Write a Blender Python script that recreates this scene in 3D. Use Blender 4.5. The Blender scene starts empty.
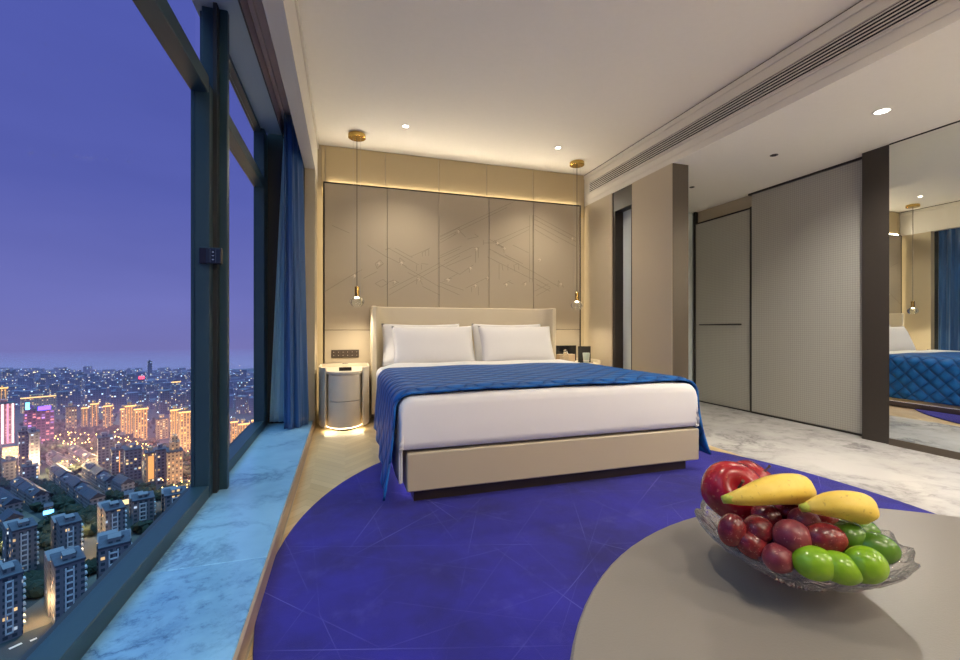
import bpy, bmesh, math, random
from mathutils import Vector, Matrix
random.seed(7)
S = bpy.context.scene
COL = S.collection
PI = math.pi
R = math.radians

# ------------------------------------------------------------------ helpers
class MB:
    """collects shapes, links them as ONE mesh object"""
    def __init__(self): self.bm = bmesh.new()
    def box(self, x0, x1, y0, y1, z0, z1, rz=0, piv=None):
        vs = [self.bm.verts.new((x, y, z)) for x in (x0, x1) for y in (y0, y1) for z in (z0, z1)]
        for f in ((0,1,3,2),(4,6,7,5),(0,4,5,1),(2,3,7,6),(0,2,6,4),(1,5,7,3)):
            self.bm.faces.new([vs[i] for i in f])
        if rz:
            p = piv or ((x0+x1)/2, (y0+y1)/2)
            bmesh.ops.rotate(self.bm, verts=vs, cent=(p[0], p[1], 0), matrix=Matrix.Rotation(rz, 3, 'Z'))
        return self
    def prism(self, pts, z0, z1):
        a = [self.bm.verts.new((x, y, z0)) for x, y in pts]
        b = [self.bm.verts.new((x, y, z1)) for x, y in pts]
        n = len(pts)
        for i in range(n):
            self.bm.faces.new((a[i], a[(i+1) % n], b[(i+1) % n], b[i]))
        self.bm.faces.new(b); self.bm.faces.new(a[::-1])
        return self
    def lathe(self, prof, cx=0, cy=0, n=32, fn=None, cap=True):
        rings = []
        for k, (r, z) in enumerate(prof):
            ring = []
            for i in range(n):
                a = 2*PI*i/n
                rr, zz = (r, z) if fn is None else fn(r, z, a, k)
                ring.append(self.bm.verts.new((cx+rr*math.cos(a), cy+rr*math.sin(a), zz)))
            rings.append(ring)
        for A, B in zip(rings, rings[1:]):
            for i in range(n):
                self.bm.faces.new((A[i], A[(i+1) % n], B[(i+1) % n], B[i]))
        if cap:
            self.bm.faces.new(rings[0][::-1]); self.bm.faces.new(rings[-1])
        return self
    def tube(self, pts, r, n=8):
        pts = [Vector(p) for p in pts]; rings = []
        rad = r if isinstance(r, (list, tuple)) else [r]*len(pts)
        for i, p in enumerate(pts):
            t = (pts[min(i+1, len(pts)-1)] - pts[max(i-1, 0)]).normalized()
            up = Vector((0, 0, 1)) if abs(t.z) < .95 else Vector((1, 0, 0))
            a = t.cross(up).normalized(); b = a.cross(t).normalized()
            rings.append([self.bm.verts.new(p + (a*math.cos(2*PI*k/n) + b*math.sin(2*PI*k/n))*rad[i]) for k in range(n)])
        for A, B in zip(rings, rings[1:]):
            for k in range(n):
                self.bm.faces.new((A[k], A[(k+1) % n], B[(k+1) % n], B[k]))
        self.bm.faces.new(rings[0][::-1]); self.bm.faces.new(rings[-1])
        return self
    def grid(self, fn, nu, nv, closed_u=False):
        V = [[self.bm.verts.new(fn(i/nu, j/nv)) for j in range(nv+1)] for i in range(nu + (0 if closed_u else 1))]
        m = len(V)
        uvl = self.bm.loops.layers.uv.verify()
        for i in range(nu):
            for j in range(nv):
                f = self.bm.faces.new((V[i][j], V[(i+1) % m][j], V[(i+1) % m][j+1], V[i][j+1]))
                for l, (a, b) in zip(f.loops, ((i, j), (i+1, j), (i+1, j+1), (i, j+1))):
                    l[uvl].uv = (a/nu, b/nv)
        return self
    def blob(self, c, r, sub=2, sq=(1, 1, 1), rot=None, jit=0):
        ret = bmesh.ops.create_icosphere(self.bm, subdivisions=sub, radius=1)
        for v in ret['verts']:
            p = Vector((v.co.x*r*sq[0], v.co.y*r*sq[1], v.co.z*r*sq[2]))
            if jit: p *= 1 + random.uniform(-jit, jit)
            if rot: p = rot @ p
            v.co = Vector(c) + p
        return self
    def build(self, name, mat=None, parent=None, smooth=False, bevel=0, seg=2, recalc=True, loc=None):
        if recalc: bmesh.ops.recalc_face_normals(self.bm, faces=self.bm.faces)
        me = bpy.data.meshes.new(name)
        self.bm.to_mesh(me); self.bm.free()
        o = bpy.data.objects.new(name, me); COL.objects.link(o)
        if mat: me.materials.append(mat)
        if parent: o.parent = parent
        if loc: o.location = loc
        if smooth:
            for p in me.polygons: p.use_smooth = True
        if bevel:
            b = o.modifiers.new('b', 'BEVEL'); b.width = bevel; b.segments = seg; b.limit_method = 'ANGLE'; b.angle_limit = R(40)
            if seg > 1:
                for p in me.polygons: p.use_smooth = True
                wn = o.modifiers.new('w', 'WEIGHTED_NORMAL'); wn.keep_sharp = True
        return o

def empty(name, loc=(0, 0, 0), rz=0):
    o = bpy.data.objects.new(name, None); COL.objects.link(o)
    o.location = loc; o.rotation_euler = (0, 0, rz); o.empty_display_size = .1
    return o
def tag(o, label=None, cat=None, group=None, kind=None):
    for k, v in (('label', label), ('category', cat), ('group', group), ('kind', kind)):
        if v: o[k] = v
    return o
def copy_tree(o, parent=None):
    c = o.copy(); COL.objects.link(c)
    if parent: c.parent = parent
    for ch in list(o.children): copy_tree(ch, c)
    return c
def struct(name, mb, mat, parent=None, **k):
    o = mb.build(name, mat, parent, **k)
    o['kind'] = 'structure'
    return o

# ------------------------------------------------------------------ materials
class NT:
    def __init__(self, name):
        self.m = bpy.data.materials.new(name); self.m.use_nodes = True
        self.t = self.m.node_tree; self.n = self.t.nodes; self.l = self.t.links
        self.p = self.n['Principled BSDF']; self.out = self.n['Material Output']
    def new(self, t, **k):
        x = self.n.new(t)
        for a, b in k.items(): setattr(x, a, b)
        return x
    def put(self, sock, v):
        if isinstance(v, bpy.types.NodeSocket): self.l.new(v, sock)
        elif isinstance(v, (tuple, list)) and len(v) == 3 and sock.type == 'RGBA': sock.default_value = (*v, 1)
        else: sock.default_value = v
    def math(self, op, a, b=0.0, c=0.0, clamp=False):
        x = self.new('ShaderNodeMath', operation=op, use_clamp=clamp)
        for s, v in zip(x.inputs, (a, b, c)): self.put(s, v)
        return x.outputs[0]
    def mix(self, f, a, b, mode='MIX'):
        x = self.new('ShaderNodeMix', data_type='RGBA', blend_type=mode)
        self.put(x.inputs[0], f); self.put(x.inputs[6], a); self.put(x.inputs[7], b)
        return x.outputs[2]
    def xyz(self, kind='Object', out=None):
        c = self.new('ShaderNodeTexCoord').outputs[kind]
        s = self.new('ShaderNodeSeparateXYZ'); self.l.new(c, s.inputs[0])
        return c, s.outputs[0], s.outputs[1], s.outputs[2]
    def comb(self, a, b, c=0.0):
        x = self.new('ShaderNodeCombineXYZ')
        for s, v in zip(x.inputs, (a, b, c)): self.put(s, v)
        return x.outputs[0]
    def noise(self, vec, scale, detail=3, rough=.5, dist=0):
        x = self.new('ShaderNodeTexNoise')
        if vec is not None: self.l.new(vec, x.inputs['Vector'])
        x.inputs['Scale'].default_value = scale; x.inputs['Detail'].default_value = detail
        x.inputs['Roughness'].default_value = rough; x.inputs['Distortion'].default_value = dist
        return x.outputs['Fac']
    def ramp(self, f, stops, mode='LINEAR'):
        x = self.new('ShaderNodeValToRGB'); self.l.new(f, x.inputs[0])
        e = x.color_ramp.elements; x.color_ramp.interpolation = mode
        while len(e) < len(stops): e.new(.5)
        for q, (p, c) in zip(e, stops):
            q.position = p; q.color = (*c, 1) if isinstance(c, tuple) else (c, c, c, 1)
        return x.outputs[0]
    def bump(self, h, strength=.2, dist=.01):
        x = self.new('ShaderNodeBump'); self.l.new(h, x.inputs['Height'])
        x.inputs['Strength'].default_value = strength; x.inputs['Distance'].default_value = dist
        self.l.new(x.outputs[0], self.p.inputs['Normal'])
    def set(self, **k):
        nm = dict(col='Base Color', rough='Roughness', metal='Metallic', spec='Specular IOR Level', ior='IOR', trans='Transmission Weight',
                  ecol='Emission Color', estr='Emission Strength', sheen='Sheen Weight', coat='Coat Weight', coatr='Coat Roughness', alpha='Alpha', sss='Subsurface Weight')
        for a, b in k.items(): self.put(self.p.inputs[nm[a]], b)
        return self
def plain(name, col, rough=.5, metal=0, grain=0, gscale=60, **k):
    t = NT(name)
    if grain:
        c, *_ = t.xyz()
        n = t.noise(c, gscale, 4)
        lo = tuple(v*(1-grain) for v in col); hi = tuple(min(1, v*(1+grain)) for v in col)
        t.set(col=t.mix(n, lo, hi)); t.bump(n, .12, .002)
    else: t.set(col=col)
    t.set(rough=rough, metal=metal, **k)
    return t.m
def emis(name, col, s):
    t = NT(name); t.set(col=(0, 0, 0), ecol=col, estr=s, rough=.6); return t.m

M = {}
M['ceiling'] = plain('ceiling_paint', (.86, .82, .74), .75, 0, .02, 30)
M['cornice'] = plain('cornice_paint', (.70, .66, .59), .6)
M['shadow_gap'] = plain('shadow_gap', (.10, .09, .08), .8)
M['taupe'] = plain('taupe_leather', (.49, .42, .31), .55, 0, .035, 180, spec=.15)
M['taupe_up'] = plain('taupe_leather_upper', (.50, .40, .235), .5, 0, .03, 150)
M['pilaster'] = plain('pilaster_lacquer', (.50, .43, .31), .6, 0, .02, 80, spec=.1)
M['inlay'] = plain('inlay_line', (.31, .26, .185), .4)
M['stud'] = plain('inlay_stud', (.60, .51, .37), .35)
M['black_trim'] = plain('black_trim', (.022, .018, .014), .4)
M['bronze'] = plain('dark_bronze', (.055, .046, .038), .38, .35, .08, 40)
M['bronze_l'] = plain('brushed_bronze', (.12, .098, .075), .36, .4, .06, 60)
M['brass'] = plain('polished_brass', (.60, .40, .12), .18, 1)
M['frame'] = plain('window_frame_metal', (.020, .054, .074), .42, .1, .05, 30)
M['frame_dark'] = plain('window_frame_shade', (.022, .026, .03), .5)
M['soffit'] = plain('window_head_panel', (.40, .51, .56), .55)  # grey panel; the cool outdoor light is put into its bluish colour
M['track'] = plain('curtain_track', (.72, .56, .50), .45)
M['led'] = emis('warm_led', (1, .80, .50), 7)
M['led_dim'] = emis('warm_led_dim', (1, .78, .46), 5)
M['downlight'] = emis('downlight_lens', (1, .93, .82), 18)
M['white_metal'] = plain('white_metal', (.8, .78, .74), .4)
M['linen'] = plain('white_linen', (.80, .79, .78), .85, 0, .02, 300, sheen=.2)
M['leather_bed'] = plain('bed_leather', (.47, .40, .285), .42, 0, .03, 220)
M['headboard'] = plain('headboard_leather', (.74, .65, .48), .45, 0, .02, 220)
M['plinth'] = plain('plinth_bronze', (.05, .036, .03), .35, .4)
M['night'] = plain('nightstand_lacquer', (.74, .65, .50), .3, 0, .02, 60)
M['gloss_black'] = plain('gloss_black', (.012, .012, .014), .15)
M['switch'] = plain('switch_plate', (.06, .042, .03), .35)
M['switch_mark'] = plain('switch_mark', (.55, .5, .4), .5)
M['cable'] = plain('cable_dark', (.06, .05, .04), .5)
M['wire'] = plain('steel_wire', (.45, .42, .38), .3, .8)
M['paper'] = plain('paper_beige', (.55, .42, .28), .6)
M['celadon'] = plain('celadon_glaze', (.52, .60, .52), .35)

def glass(name, col=(1, 1, 1), rough=0.0, ior=1.45):
    t = NT(name); t.set(col=col, rough=rough, trans=1.0, ior=ior); return t.m
M['glass'] = glass('clear_glass', (.97, .99, .97))
t = NT('cut_bowl_glass'); c, x, y, z = t.xyz()
vo = t.new('ShaderNodeTexVoronoi'); vo.inputs['Scale'].default_value = 130; t.l.new(c, vo.inputs['Vector'])
t.set(col=(1, 1, 1), rough=.04, trans=.90, ior=1.25); t.bump(vo.outputs['Distance'], .35, .003); M['bowl_glass'] = t.m
# flat window glazing: passes light, reflects by Fresnel
t = NT('window_glazing')
ge = t.new('ShaderNodeNewGeometry'); dp = t.new('ShaderNodeVectorMath', operation='DOT_PRODUCT')
t.l.new(ge.outputs['Normal'], dp.inputs[0]); t.l.new(ge.outputs['Incoming'], dp.inputs[1])
fr = t.math('ADD', .0001, t.math('MULTIPLY', t.math('POWER', t.math('SUBTRACT', 1.0, t.math('ABSOLUTE', dp.outputs['Value'])), 5.0), .003))
tr = t.new('ShaderNodeBsdfTransparent'); tr.inputs[0].default_value = (.96, .975, .99, 1)
gl = t.new('ShaderNodeBsdfGlossy'); gl.inputs['Roughness'].default_value = 0
mx = t.new('ShaderNodeMixShader')
t.l.new(fr, mx.inputs[0]); t.l.new(tr.outputs[0], mx.inputs[1]); t.l.new(gl.outputs[0], mx.inputs[2]); t.l.new(mx.outputs[0], t.out.inputs[0])
M['glazing'] = t.m
t = NT('mirror_silver'); t.set(col=(.80, .83, .80), metal=1, rough=.0); M['mirror'] = t.m
# woven mesh laminated glass of the sliding doors
def woven(name, a, b, step=.021):
    t = NT(name); c, x, y, z = t.xyz()
    fy = t.math('FRACT', t.math('MULTIPLY', y, 1/step)); fz = t.math('FRACT', t.math('MULTIPLY', z, 1/step))
    ly = t.math('LESS_THAN', fy, .32); lz = t.math('LESS_THAN', fz, .32)
    n = t.noise(t.comb(0.0, t.math('MULTIPLY', y, 40.0), t.math('MULTIPLY', z, 3.0)), 1.0, 2)
    w = t.math('MULTIPLY', t.math('ADD', ly, lz), t.math('ADD', .35, t.math('MULTIPLY', n, .5)), clamp=True)
    t.set(col=t.mix(w, a, b), rough=.5, coat=.55, coatr=.12)
    return t.m
M['woven'] = woven('woven_glass', (.44, .425, .37), (.33, .32, .28))
t = NT('frosted_glass'); t.set(col=(.62, .68, .68), rough=.5, coat=.4, coatr=.1); M['frosted'] = t.m
# marble
def marble(name, base, vein, dark, scale, amount=.5, rough=.12, blotch=0.0):
    t = NT(name); c, x, y, z = t.xyz()
    w = t.noise(c, scale*.8, 6, .6)
    v = t.new('ShaderNodeVectorMath', operation='MULTIPLY_ADD')
    t.l.new(t.comb(w, t.noise(c, scale*1.1, 5), w), v.inputs[0]); v.inputs[1].default_value = (.9/scale*2,)*3; t.l.new(c, v.inputs[2])
    n1 = t.noise(v.outputs[0], scale*.9, 8, .62)
    ridge = t.math('ABSOLUTE', t.math('SUBTRACT', n1, .5))
    f = t.ramp(ridge, [(0, 1.0), (.02, .45), (.07, .0)])
    n2 = t.noise(c, scale*.5, 5, .65)
    cloud = t.ramp(n2, [(.42, 0.0), (.68, 1.0)])
    b = t.mix(t.math('MULTIPLY', cloud, amount), base, vein)
    msk = t.math('MULTIPLY', f, t.ramp(t.noise(c, scale*.7, 2), [(.42, 0.0), (.62, 1.0)]))
    b = t.mix(t.math('MULTIPLY', msk, .75), b, dark)
    if blotch:
        g = t.noise(c, scale*6, 9, .75)
        b = t.mix(t.math('MULTIPLY', t.ramp(g, [(.5, 0.0), (.66, 1.0)]), t.math('MULTIPLY', cloud, blotch)), b, dark)
    t.set(col=b, rough=rough)
    return t.m
M['marble'] = marble('white_marble', (.62, .60, .58), (.36, .35, .35), (.17, .16, .165), 1.6, .75, .16, .9)
M['ledge'] = marble('sky_tinted_marble', (.235, .46, .66), (.15, .32, .51), (.03, .09, .20), 1.9, .9, .14, .0)  # white marble; the blue of the sky light is put into its colour
M['ledge_dark'] = marble('sky_tinted_veined_marble', (.22, .44, .64), (.10, .25, .45), (.025, .075, .19), 3.6, 1.0, .14, 1.0)  # second slab, its base and veins carry the same painted sky blue
# chevron wood floor
t = NT('chevron_oak'); c, x, y, z = t.xyz()
W = .42
fx = t.math('FRACT', t.math('MULTIPLY', x, 1/W))
tri = t.math('MULTIPLY', t.math('ABSOLUTE', t.math('SUBTRACT', fx, .5)), W*1.1)
q = t.math('MULTIPLY', t.math('ADD', y, tri), 1/.09)
pl = t.math('FLOOR', q); side = t.math('FLOOR', t.math('MULTIPLY', x, 2/W))
wn = t.new('ShaderNodeTexWhiteNoise', noise_dimensions='2D'); t.l.new(t.comb(pl, side), wn.inputs['Vector'])
gr = t.noise(t.comb(t.math('MULTIPLY', q, 4.0), t.math('MULTIPLY', x, 5.0), wn.outputs[0]), 1.5, 5, .6)
edge = t.math('LESS_THAN', t.math('FRACT', q), .03)
b = t.mix(wn.outputs[0], (.54, .40, .21), (.66, .52, .30)); b = t.mix(t.math('MULTIPLY', gr, .3), b, (.36, .25, .11))
b = t.mix(t.math('MULTIPLY', edge, .6), b, (.16, .11, .05))
t.set(col=b, rough=.30); M['wood'] = t.m
M['riser'] = plain('riser_wood', (.36, .25, .16), .28, 0, .2, 14)
# carpet
t = NT('indigo_carpet'); c, x, y, z = t.xyz()
n = t.noise(c, 2.2, 5, .6); n2 = t.noise(c, 420, 2)
b = t.mix(t.ramp(n, [(.3, 0.0), (.72, 1.0)]), (.006, .004, .120), (.016, .013, .31))
lines = None
for k, (ang, sc) in enumerate(((17, .9), (74, 1.1), (128, .8), (158, 1.3), (43, .7), (99, 1.9), (6, 2.3), (140, 2.1), (62, 2.6))):
    a = R(ang)
    d = t.math('ADD', t.math('MULTIPLY', x, math.cos(a)*sc), t.math('MULTIPLY', y, math.sin(a)*sc))
    wob = t.math('ADD', t.math('MULTIPLY', d, 1.45), k*.37)
    fr_ = t.math('ABSOLUTE', t.math('SUBTRACT', t.math('FRACT', wob), .5))
    ln = t.math('LESS_THAN', fr_, .0035)
    e = t.math('ADD', t.math('MULTIPLY', x, -math.sin(a)), t.math('MULTIPLY', y, math.cos(a)))
    gate = t.ramp(t.noise(t.comb(t.math('MULTIPLY', e, .8), t.math('FLOOR', t.math('ADD', wob, .5)), float(k)), 2.0, 1), [(.48, 0.0), (.6, 1.0)])
    ln = t.math('MULTIPLY', ln, gate)
    lines = ln if lines is None else t.math('MAXIMUM', lines, ln)
b = t.mix(t.math('MULTIPLY', lines, t.math('ADD', .12, t.math('MULTIPLY', n2, .35))), b, (.20, .19, .62))
sc_ = t.ramp(t.noise(c, 5, 6, .7), [(.56, 0.0), (.74, 1.0)])
b = t.mix(t.math('MULTIPLY', t.math('MULTIPLY', sc_, n2), .4), b, (.13, .12, .50))
t.set(col=b, rough=.95, sheen=.05); t.bump(n2, .5, .004); M['carpet'] = t.m
# quilted satin throw
t = NT('quilted_satin'); uv = t.new('ShaderNodeTexCoord').outputs['UV']
s = t.new('ShaderNodeSeparateXYZ'); t.l.new(uv, s.inputs[0])
U = t.math('MULTIPLY', s.outputs[0], 3.05/.085); V = t.math('MULTIPLY', s.outputs[1], 1.5/.085)
p = t.math('ABSOLUTE', t.math('SINE', t.math('MULTIPLY', t.math('ADD', U, V), PI/1.0*.5)))
q = t.math('ABSOLUTE', t.math('SINE', t.math('MULTIPLY', t.math('SUBTRACT', U, V), PI/1.0*.5)))
h = t.math('POWER', t.math('MULTIPLY', p, q), .45)
t.set(col=t.mix(h, (.004, .046, .20), (.010, .130, .45)), rough=.48, sheen=.0, spec=.22); t.bump(h, 1.0, .02); M['quilt'] = t.m
# curtains
def cloth(name, a, b, rough, sheer=False, **k):
    t = NT(name); c, x, y, z = t.xyz()
    n = t.noise(t.comb(t.math('MULTIPLY', x, 30.0), t.math('MULTIPLY', y, 30.0), t.math('MULTIPLY', z, 2.0)), 1.5, 3)
    t.set(col=t.mix(n, a, b), rough=rough, **k); t.bump(n, .15, .01)
    if sheer:
        tl = t.new('ShaderNodeBsdfTranslucent'); tl.inputs[0].default_value = (*b, 1); ms = t.new('ShaderNodeMixShader'); ms.inputs[0].default_value = .3
        t.l.new(t.p.outputs[0], ms.inputs[1]); t.l.new(tl.outputs[0], ms.inputs[2]); t.l.new(ms.outputs[0], t.out.inputs[0])
    return t.m
M['navy'] = cloth('navy_velvet', (.007, .052, .17), (.013, .10, .30), .38, sheen=.3)
M['sheer'] = cloth('teal_sheer', (.48, .74, .84), (.60, .84, .92), .7, True)
M['table'] = plain('taupe_tabletop', (.205, .188, .17), .30, 0, .015, 400)
# fruit
def fruit(name, a, b, scale=14, spots=None, rough=.28, lo=.35, hi=.65):
    t = NT(name); c, x, y, z = t.xyz()
    n = t.noise(c, scale, 4, .6)
    col = t.mix(t.ramp(n, [(lo, 0.0), (hi, 1.0)]), a, b)
    if spots:
        sp = t.ramp(t.noise(c, scale*9, 2), [(.64, 0.0), (.70, 1.0)])
        col = t.mix(t.math('MULTIPLY', sp, .5), col, spots)
    t.set(col=col, rough=rough, sss=.0, spec=.5); return t.m
M['apple'] = fruit('red_apple_skin', (.22, .004, .014), (.42, .014, .022), 22, (.55, .16, .10), .22)
M['banana'] = fruit('banana_peel', (.76, .52, .06), (.84, .62, .11), 30, (.45, .26, .05), .45)
M['banana_tip'] = plain('banana_stem', (.42, .46, .05), .5)
M['banana_end'] = plain('banana_end', (.05, .03, .015), .7)
M['grape'] = fruit('red_grape_skin', (.085, .006, .014), (.25, .022, .024), 55, (.50, .20, .16), .25)
M['grape_b'] = fruit('bloomed_grape_skin', (.12, .010, .024), (.28, .05, .06), 40, (.55, .30, .26), .36)
M['green_grape'] = fruit('green_grape_skin', (.14, .33, .008), (.24, .43, .02), 30, None, .22)
M['green_dark'] = fruit('dark_green_skin', (.055, .15, .01), (.09, .22, .015), 40, None, .26)
M['stalk'] = plain('brown_stalk', (.10, .06, .03), .8)

# ------------------------------------------------------------------ room constants (metres, floor at z = 0)
XL, XR, YW = -.28, 2.955, 4.954        # inner faces of the side cornices, head wall
CE, BM = 2.952, 2.547                  # ceiling, cornice underside / corridor ceiling
XD, XM, YB = 4.519, 4.40, -1.6         # corridor door line, mirror, wall behind the camera
LZ, LX = .085, -.296                   # window ledge

struct('floor', MB().box(-.30, 2.93, YB, YW, -.05, 0), M['wood'])
struct('floor_marble', MB().box(2.93, 4.75, YB, YW, -.05, 0), M['marble'])
struct('ceiling', MB().box(XL-.05, XR, YB, YW+.05, CE, CE+.06), M['ceiling'])
struct('ceiling_corridor', MB().box(XR+.0008, 4.75, YB, YW+.05, BM-.0008, BM+.06), M['ceiling'])
struct('wall_back', MB().box(-1.0, 4.75, YB-.06, YB, -.05, 3.0), M['taupe'])
struct('wall_head', MB().box(-.38, 4.75, YW, YW+.08, -.05, 3.0), M['pilaster'])
# upper cladding boards above the leather panel
SE = [-.245, -.202, .431, 1.039, 1.621, 2.227, 2.843, 2.953]
mb = MB()
for a, b in zip(SE, SE[1:]): mb.box(a+.004, b-.004, YW-.012, YW-.0005, 2.40, CE-.006)
struct('trim_1', mb, M['taupe_up'], bevel=.003, seg=1)
# cornices (left and right): body, lower lip and shadow line
def cornice(name, xin, xout, sgn):
    mb = MB().box(min(xin, xout), max(xin, xout), YB, YW, BM, CE+.05)
    o = struct(name, mb, M['cornice'])
    lip = MB().box(min(xin, xin-sgn*.016), max(xin, xin-sgn*.016), YB, YW-.012, CE-.058, CE-.012)
    struct('moulding', lip, M['cornice'], o, bevel=.004)
    gap = MB().box(min(xin, xin-sgn*.006), max(xin, xin-sgn*.006), YB, YW-.012, CE-.012, CE-.0005)
    struct('shadow_line', gap, M['shadow_gap'], o)
    return o
cornice('trim_2', XL+.0, -.376, -1)
cr = cornice('trim_3', XR, XR+.07, 1)
struct('bead', MB().box(XR-.006, XR, YB, YW-.012, BM+.055, BM+.062), M['cornice'], cr)
# pilaster at the left end of the head wall
struct('trim_4', MB().box(-.376, -.282, 4.545, YW, 0, BM), M['pilaster'], bevel=.004)

# ---- air grille in the right cornice
g = empty('air_grille', (XR-.004, 1.6, 2.75))
tag(g, 'long slatted air grille in the cornice above the corridor opening', 'air grille')
GY0, GY1, GZ0, GZ1 = -.6, 4.816, 2.682, 2.812
def rel(mb, name, mat, root, **k):
    o = mb.build(name, mat, None, **k); o.parent = root
    o.matrix_parent_inverse = Matrix.Translation(-Vector(root.location)) if not root.rotation_euler.z else (Matrix.Translation(root.location) @ Matrix.Rotation(root.rotation_euler.z, 4, 'Z')).inverted()
    return o
rel(MB().box(XR-.003, XR-.001, GY0, GY1, GZ0, GZ1), 'backing', M['gloss_black'], g)
mb = MB()
for k in range(6):
    z = GZ0 + (GZ1-GZ0)*(k+.5)/6
    mb.box(XR-.009, XR-.003, GY0, GY1, z-.0036, z+.0036)
rel(mb, 'louvers', M['cornice'], g)
mb = MB().box(XR-.018, XR-.001, GY0, GY1, GZ0-.014, GZ0).box(XR-.018, XR-.001, GY0, GY1, GZ1, GZ1+.014).box(XR-.018, XR-.001, GY1, GY1+.014, GZ0-.014, GZ1+.014)
rel(mb, 'border', M['cornice'], g, bevel=.003, seg=1)

# ------------------------------------------------------------------ leather wall panel behind the bed
PX0, PX1, PZ1, PY = -.221, 2.872, 2.545, 4.90
wp = empty('wall_panel', (1.33, PY, 0))
tag(wp, 'tall taupe leather wall panel with fine geometric line inlay behind the bed', 'wall panel')
PS = [PX0+.012, .448, 1.032, 1.638, 2.213, PX1-.012]
for a, b in zip(PS, PS[1:]):
    rel(MB().box(a+.0025, b-.0025, PY, PY+.03, .965, PZ1-.014), 'board', M['taupe'], wp, bevel=.003)
    rel(MB().box(a+.0025, b-.0025, PY, PY+.03, .0, .96), 'board', M['taupe'], wp, bevel=.003)
mb = MB().box(PX0, PX1, PY-.004, PY+.034, PZ1-.012, PZ1).box(PX0, PX0+.011, PY-.004, PY+.034, 0, PZ1-.012).box(PX1-.011, PX1, PY-.004, PY+.034, 0, PZ1-.012)
rel(mb, 'edge_trim', M['black_trim'], wp)
rel(MB().box(PX0+.012, PX1-.012, PY+.031, PY+.034, 0, PZ1-.02), 'backing', M['black_trim'], wp)
# inlay lines, measured on the photograph and set out on the panel
F, YAW, Y0 = 433.615, R(17.297), 326.554
cs, sn = math.cos(YAW), math.sin(YAW)
def ray(u, v):
    x = (u-480)/F
    return Vector((x*cs+sn, -x*sn+cs, (Y0-v)/F))
CAM = Vector((0, 0, 1))
def onwall(u, v, y=PY):
    r = ray(u, v); p = CAM + r*(y/r.y); return p.x, p.z
k3 = lambda x, y: (320+x/5.079, 180+y/5.079)
k4 = lambda x, y: (440+x/5.08, 180+y/5.08)
L3 = [(20,570,150,490),(150,490,215,455),(350,585,710,385),(350,555,500,480),(500,480,610,420),(460,390,560,345),(610,320,700,270),(610,290,710,240),
      (60,230,150,270),(345,345,500,430),(380,345,470,395),(340,390,440,440),(430,440,610,545),(520,540,610,585),(280,525,320,505),(320,505,345,525),(345,525,310,545),(310,545,280,525),
      (345,520,375,508),(375,508,400,520),(400,520,370,535),(280,425,305,405),(305,405,322,425),(322,425,290,450),(290,450,280,425),(515,372,552,350),(520,370,520,388),(535,360,535,386),(552,350,552,386),(490,430,490,462),
      (515,425,550,428),(515,430,515,455),(405,395,430,415),(405,395,405,420),(220,500,290,465),(240,330,345,395),(330,355,360,345),(445,470,520,505),(490,500,490,530),(505,500,520,530),(610,430,711,480),(620,520,700,475),(600,400,710,350)]
L4 = [(0,285,380,108),(0,304,340,140),(0,385,110,335),(280,310,460,232),(290,332,452,252),(480,180,690,292),(480,200,690,312),(480,225,690,338),(480,250,600,320),(140,300,195,288),(195,288,175,274),
      (180,345,180,420),(195,345,195,395),(170,345,200,345),(220,305,220,330),(220,320,275,320),(275,305,320,348),(290,330,330,345),(325,345,325,372),(300,425,300,505),(315,430,320,460),(345,430,345,460),(375,432,380,462),(400,425,400,455),(380,430,400,425),
      (130,550,250,490),(160,545,160,570),(195,540,195,585),(20,410,170,340),(30,440,160,385),(100,480,170,430),(150,450,150,470),(490,588,562,548),(480,565,550,528),(490,530,560,565),(250,300,330,345),(250,350,480,470),(240,390,470,505),(480,470,600,540),(480,500,560,545),
      (455,180,455,520),(470,180,470,520),(0,520,120,560),(0,540,100,585),(320,530,360,510),(345,515,372,528),(415,530,440,515),(600,510,600,545),(600,510,628,545),(90,250,130,290),(70,280,100,245),(20,505,60,500),(370,330,450,370),(330,380,420,425)]
mb = MB()
def strip(a, b, w=.0042):
    (x0, z0), (x1, z1) = a, b
    d = Vector((x1-x0, 0, z1-z0))
    if d.length < .004: return
    n = Vector((-d.z, 0, d.x)).normalized()*w/2
    P = [Vector((x0, 0, z0))+n, Vector((x1, 0, z1))+n, Vector((x1, 0, z1))-n, Vector((x0, 0, z0))-n]
    fr_ = [mb.bm.verts.new((p.x, PY-.0016, p.z)) for p in P]; bk = [mb.bm.verts.new((p.x, PY+.0008, p.z)) for p in P]
    mb.bm.faces.new(fr_)
    for i in range(4): mb.bm.faces.new((fr_[i], bk[i], bk[(i+1) % 4], fr_[(i+1) % 4]))
for L, k in ((L3, k3), (L4, k4)):
    for x0, y0, x1, y1 in L: strip(onwall(*k(x0, y0)), onwall(*k(x1, y1)))
rel(mb, 'line_inlay', M['inlay'], wp)
for k, pts in ((k4, ((92,262),(290,325),(182,352),(152,450),(177,540),(240,500),(335,535),(430,530),(505,408),(612,532),(35,510),(325,350),(670,300))),
               (k3, ((172,490),(297,428),(412,425),(376,520),(500,505),(650,510)))):
    for x, y in pts:
        px, pz = onwall(*k(x, y)); s = .024
        b = MB(); V = [b.bm.verts.new(c) for c in ((px-s, PY, pz), (px+s*.2, PY, pz+s*1.1), (px+s, PY, pz+.2*s), (px-s*.1, PY, pz-s), (px, PY-.006, pz+.1*s))]
        for i in range(4): b.bm.faces.new((V[i], V[(i+1) % 4], V[4]))
        b.bm.faces.new(V[3::-1])
        rel(b, 'stud', M['stud'], wp)

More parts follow.
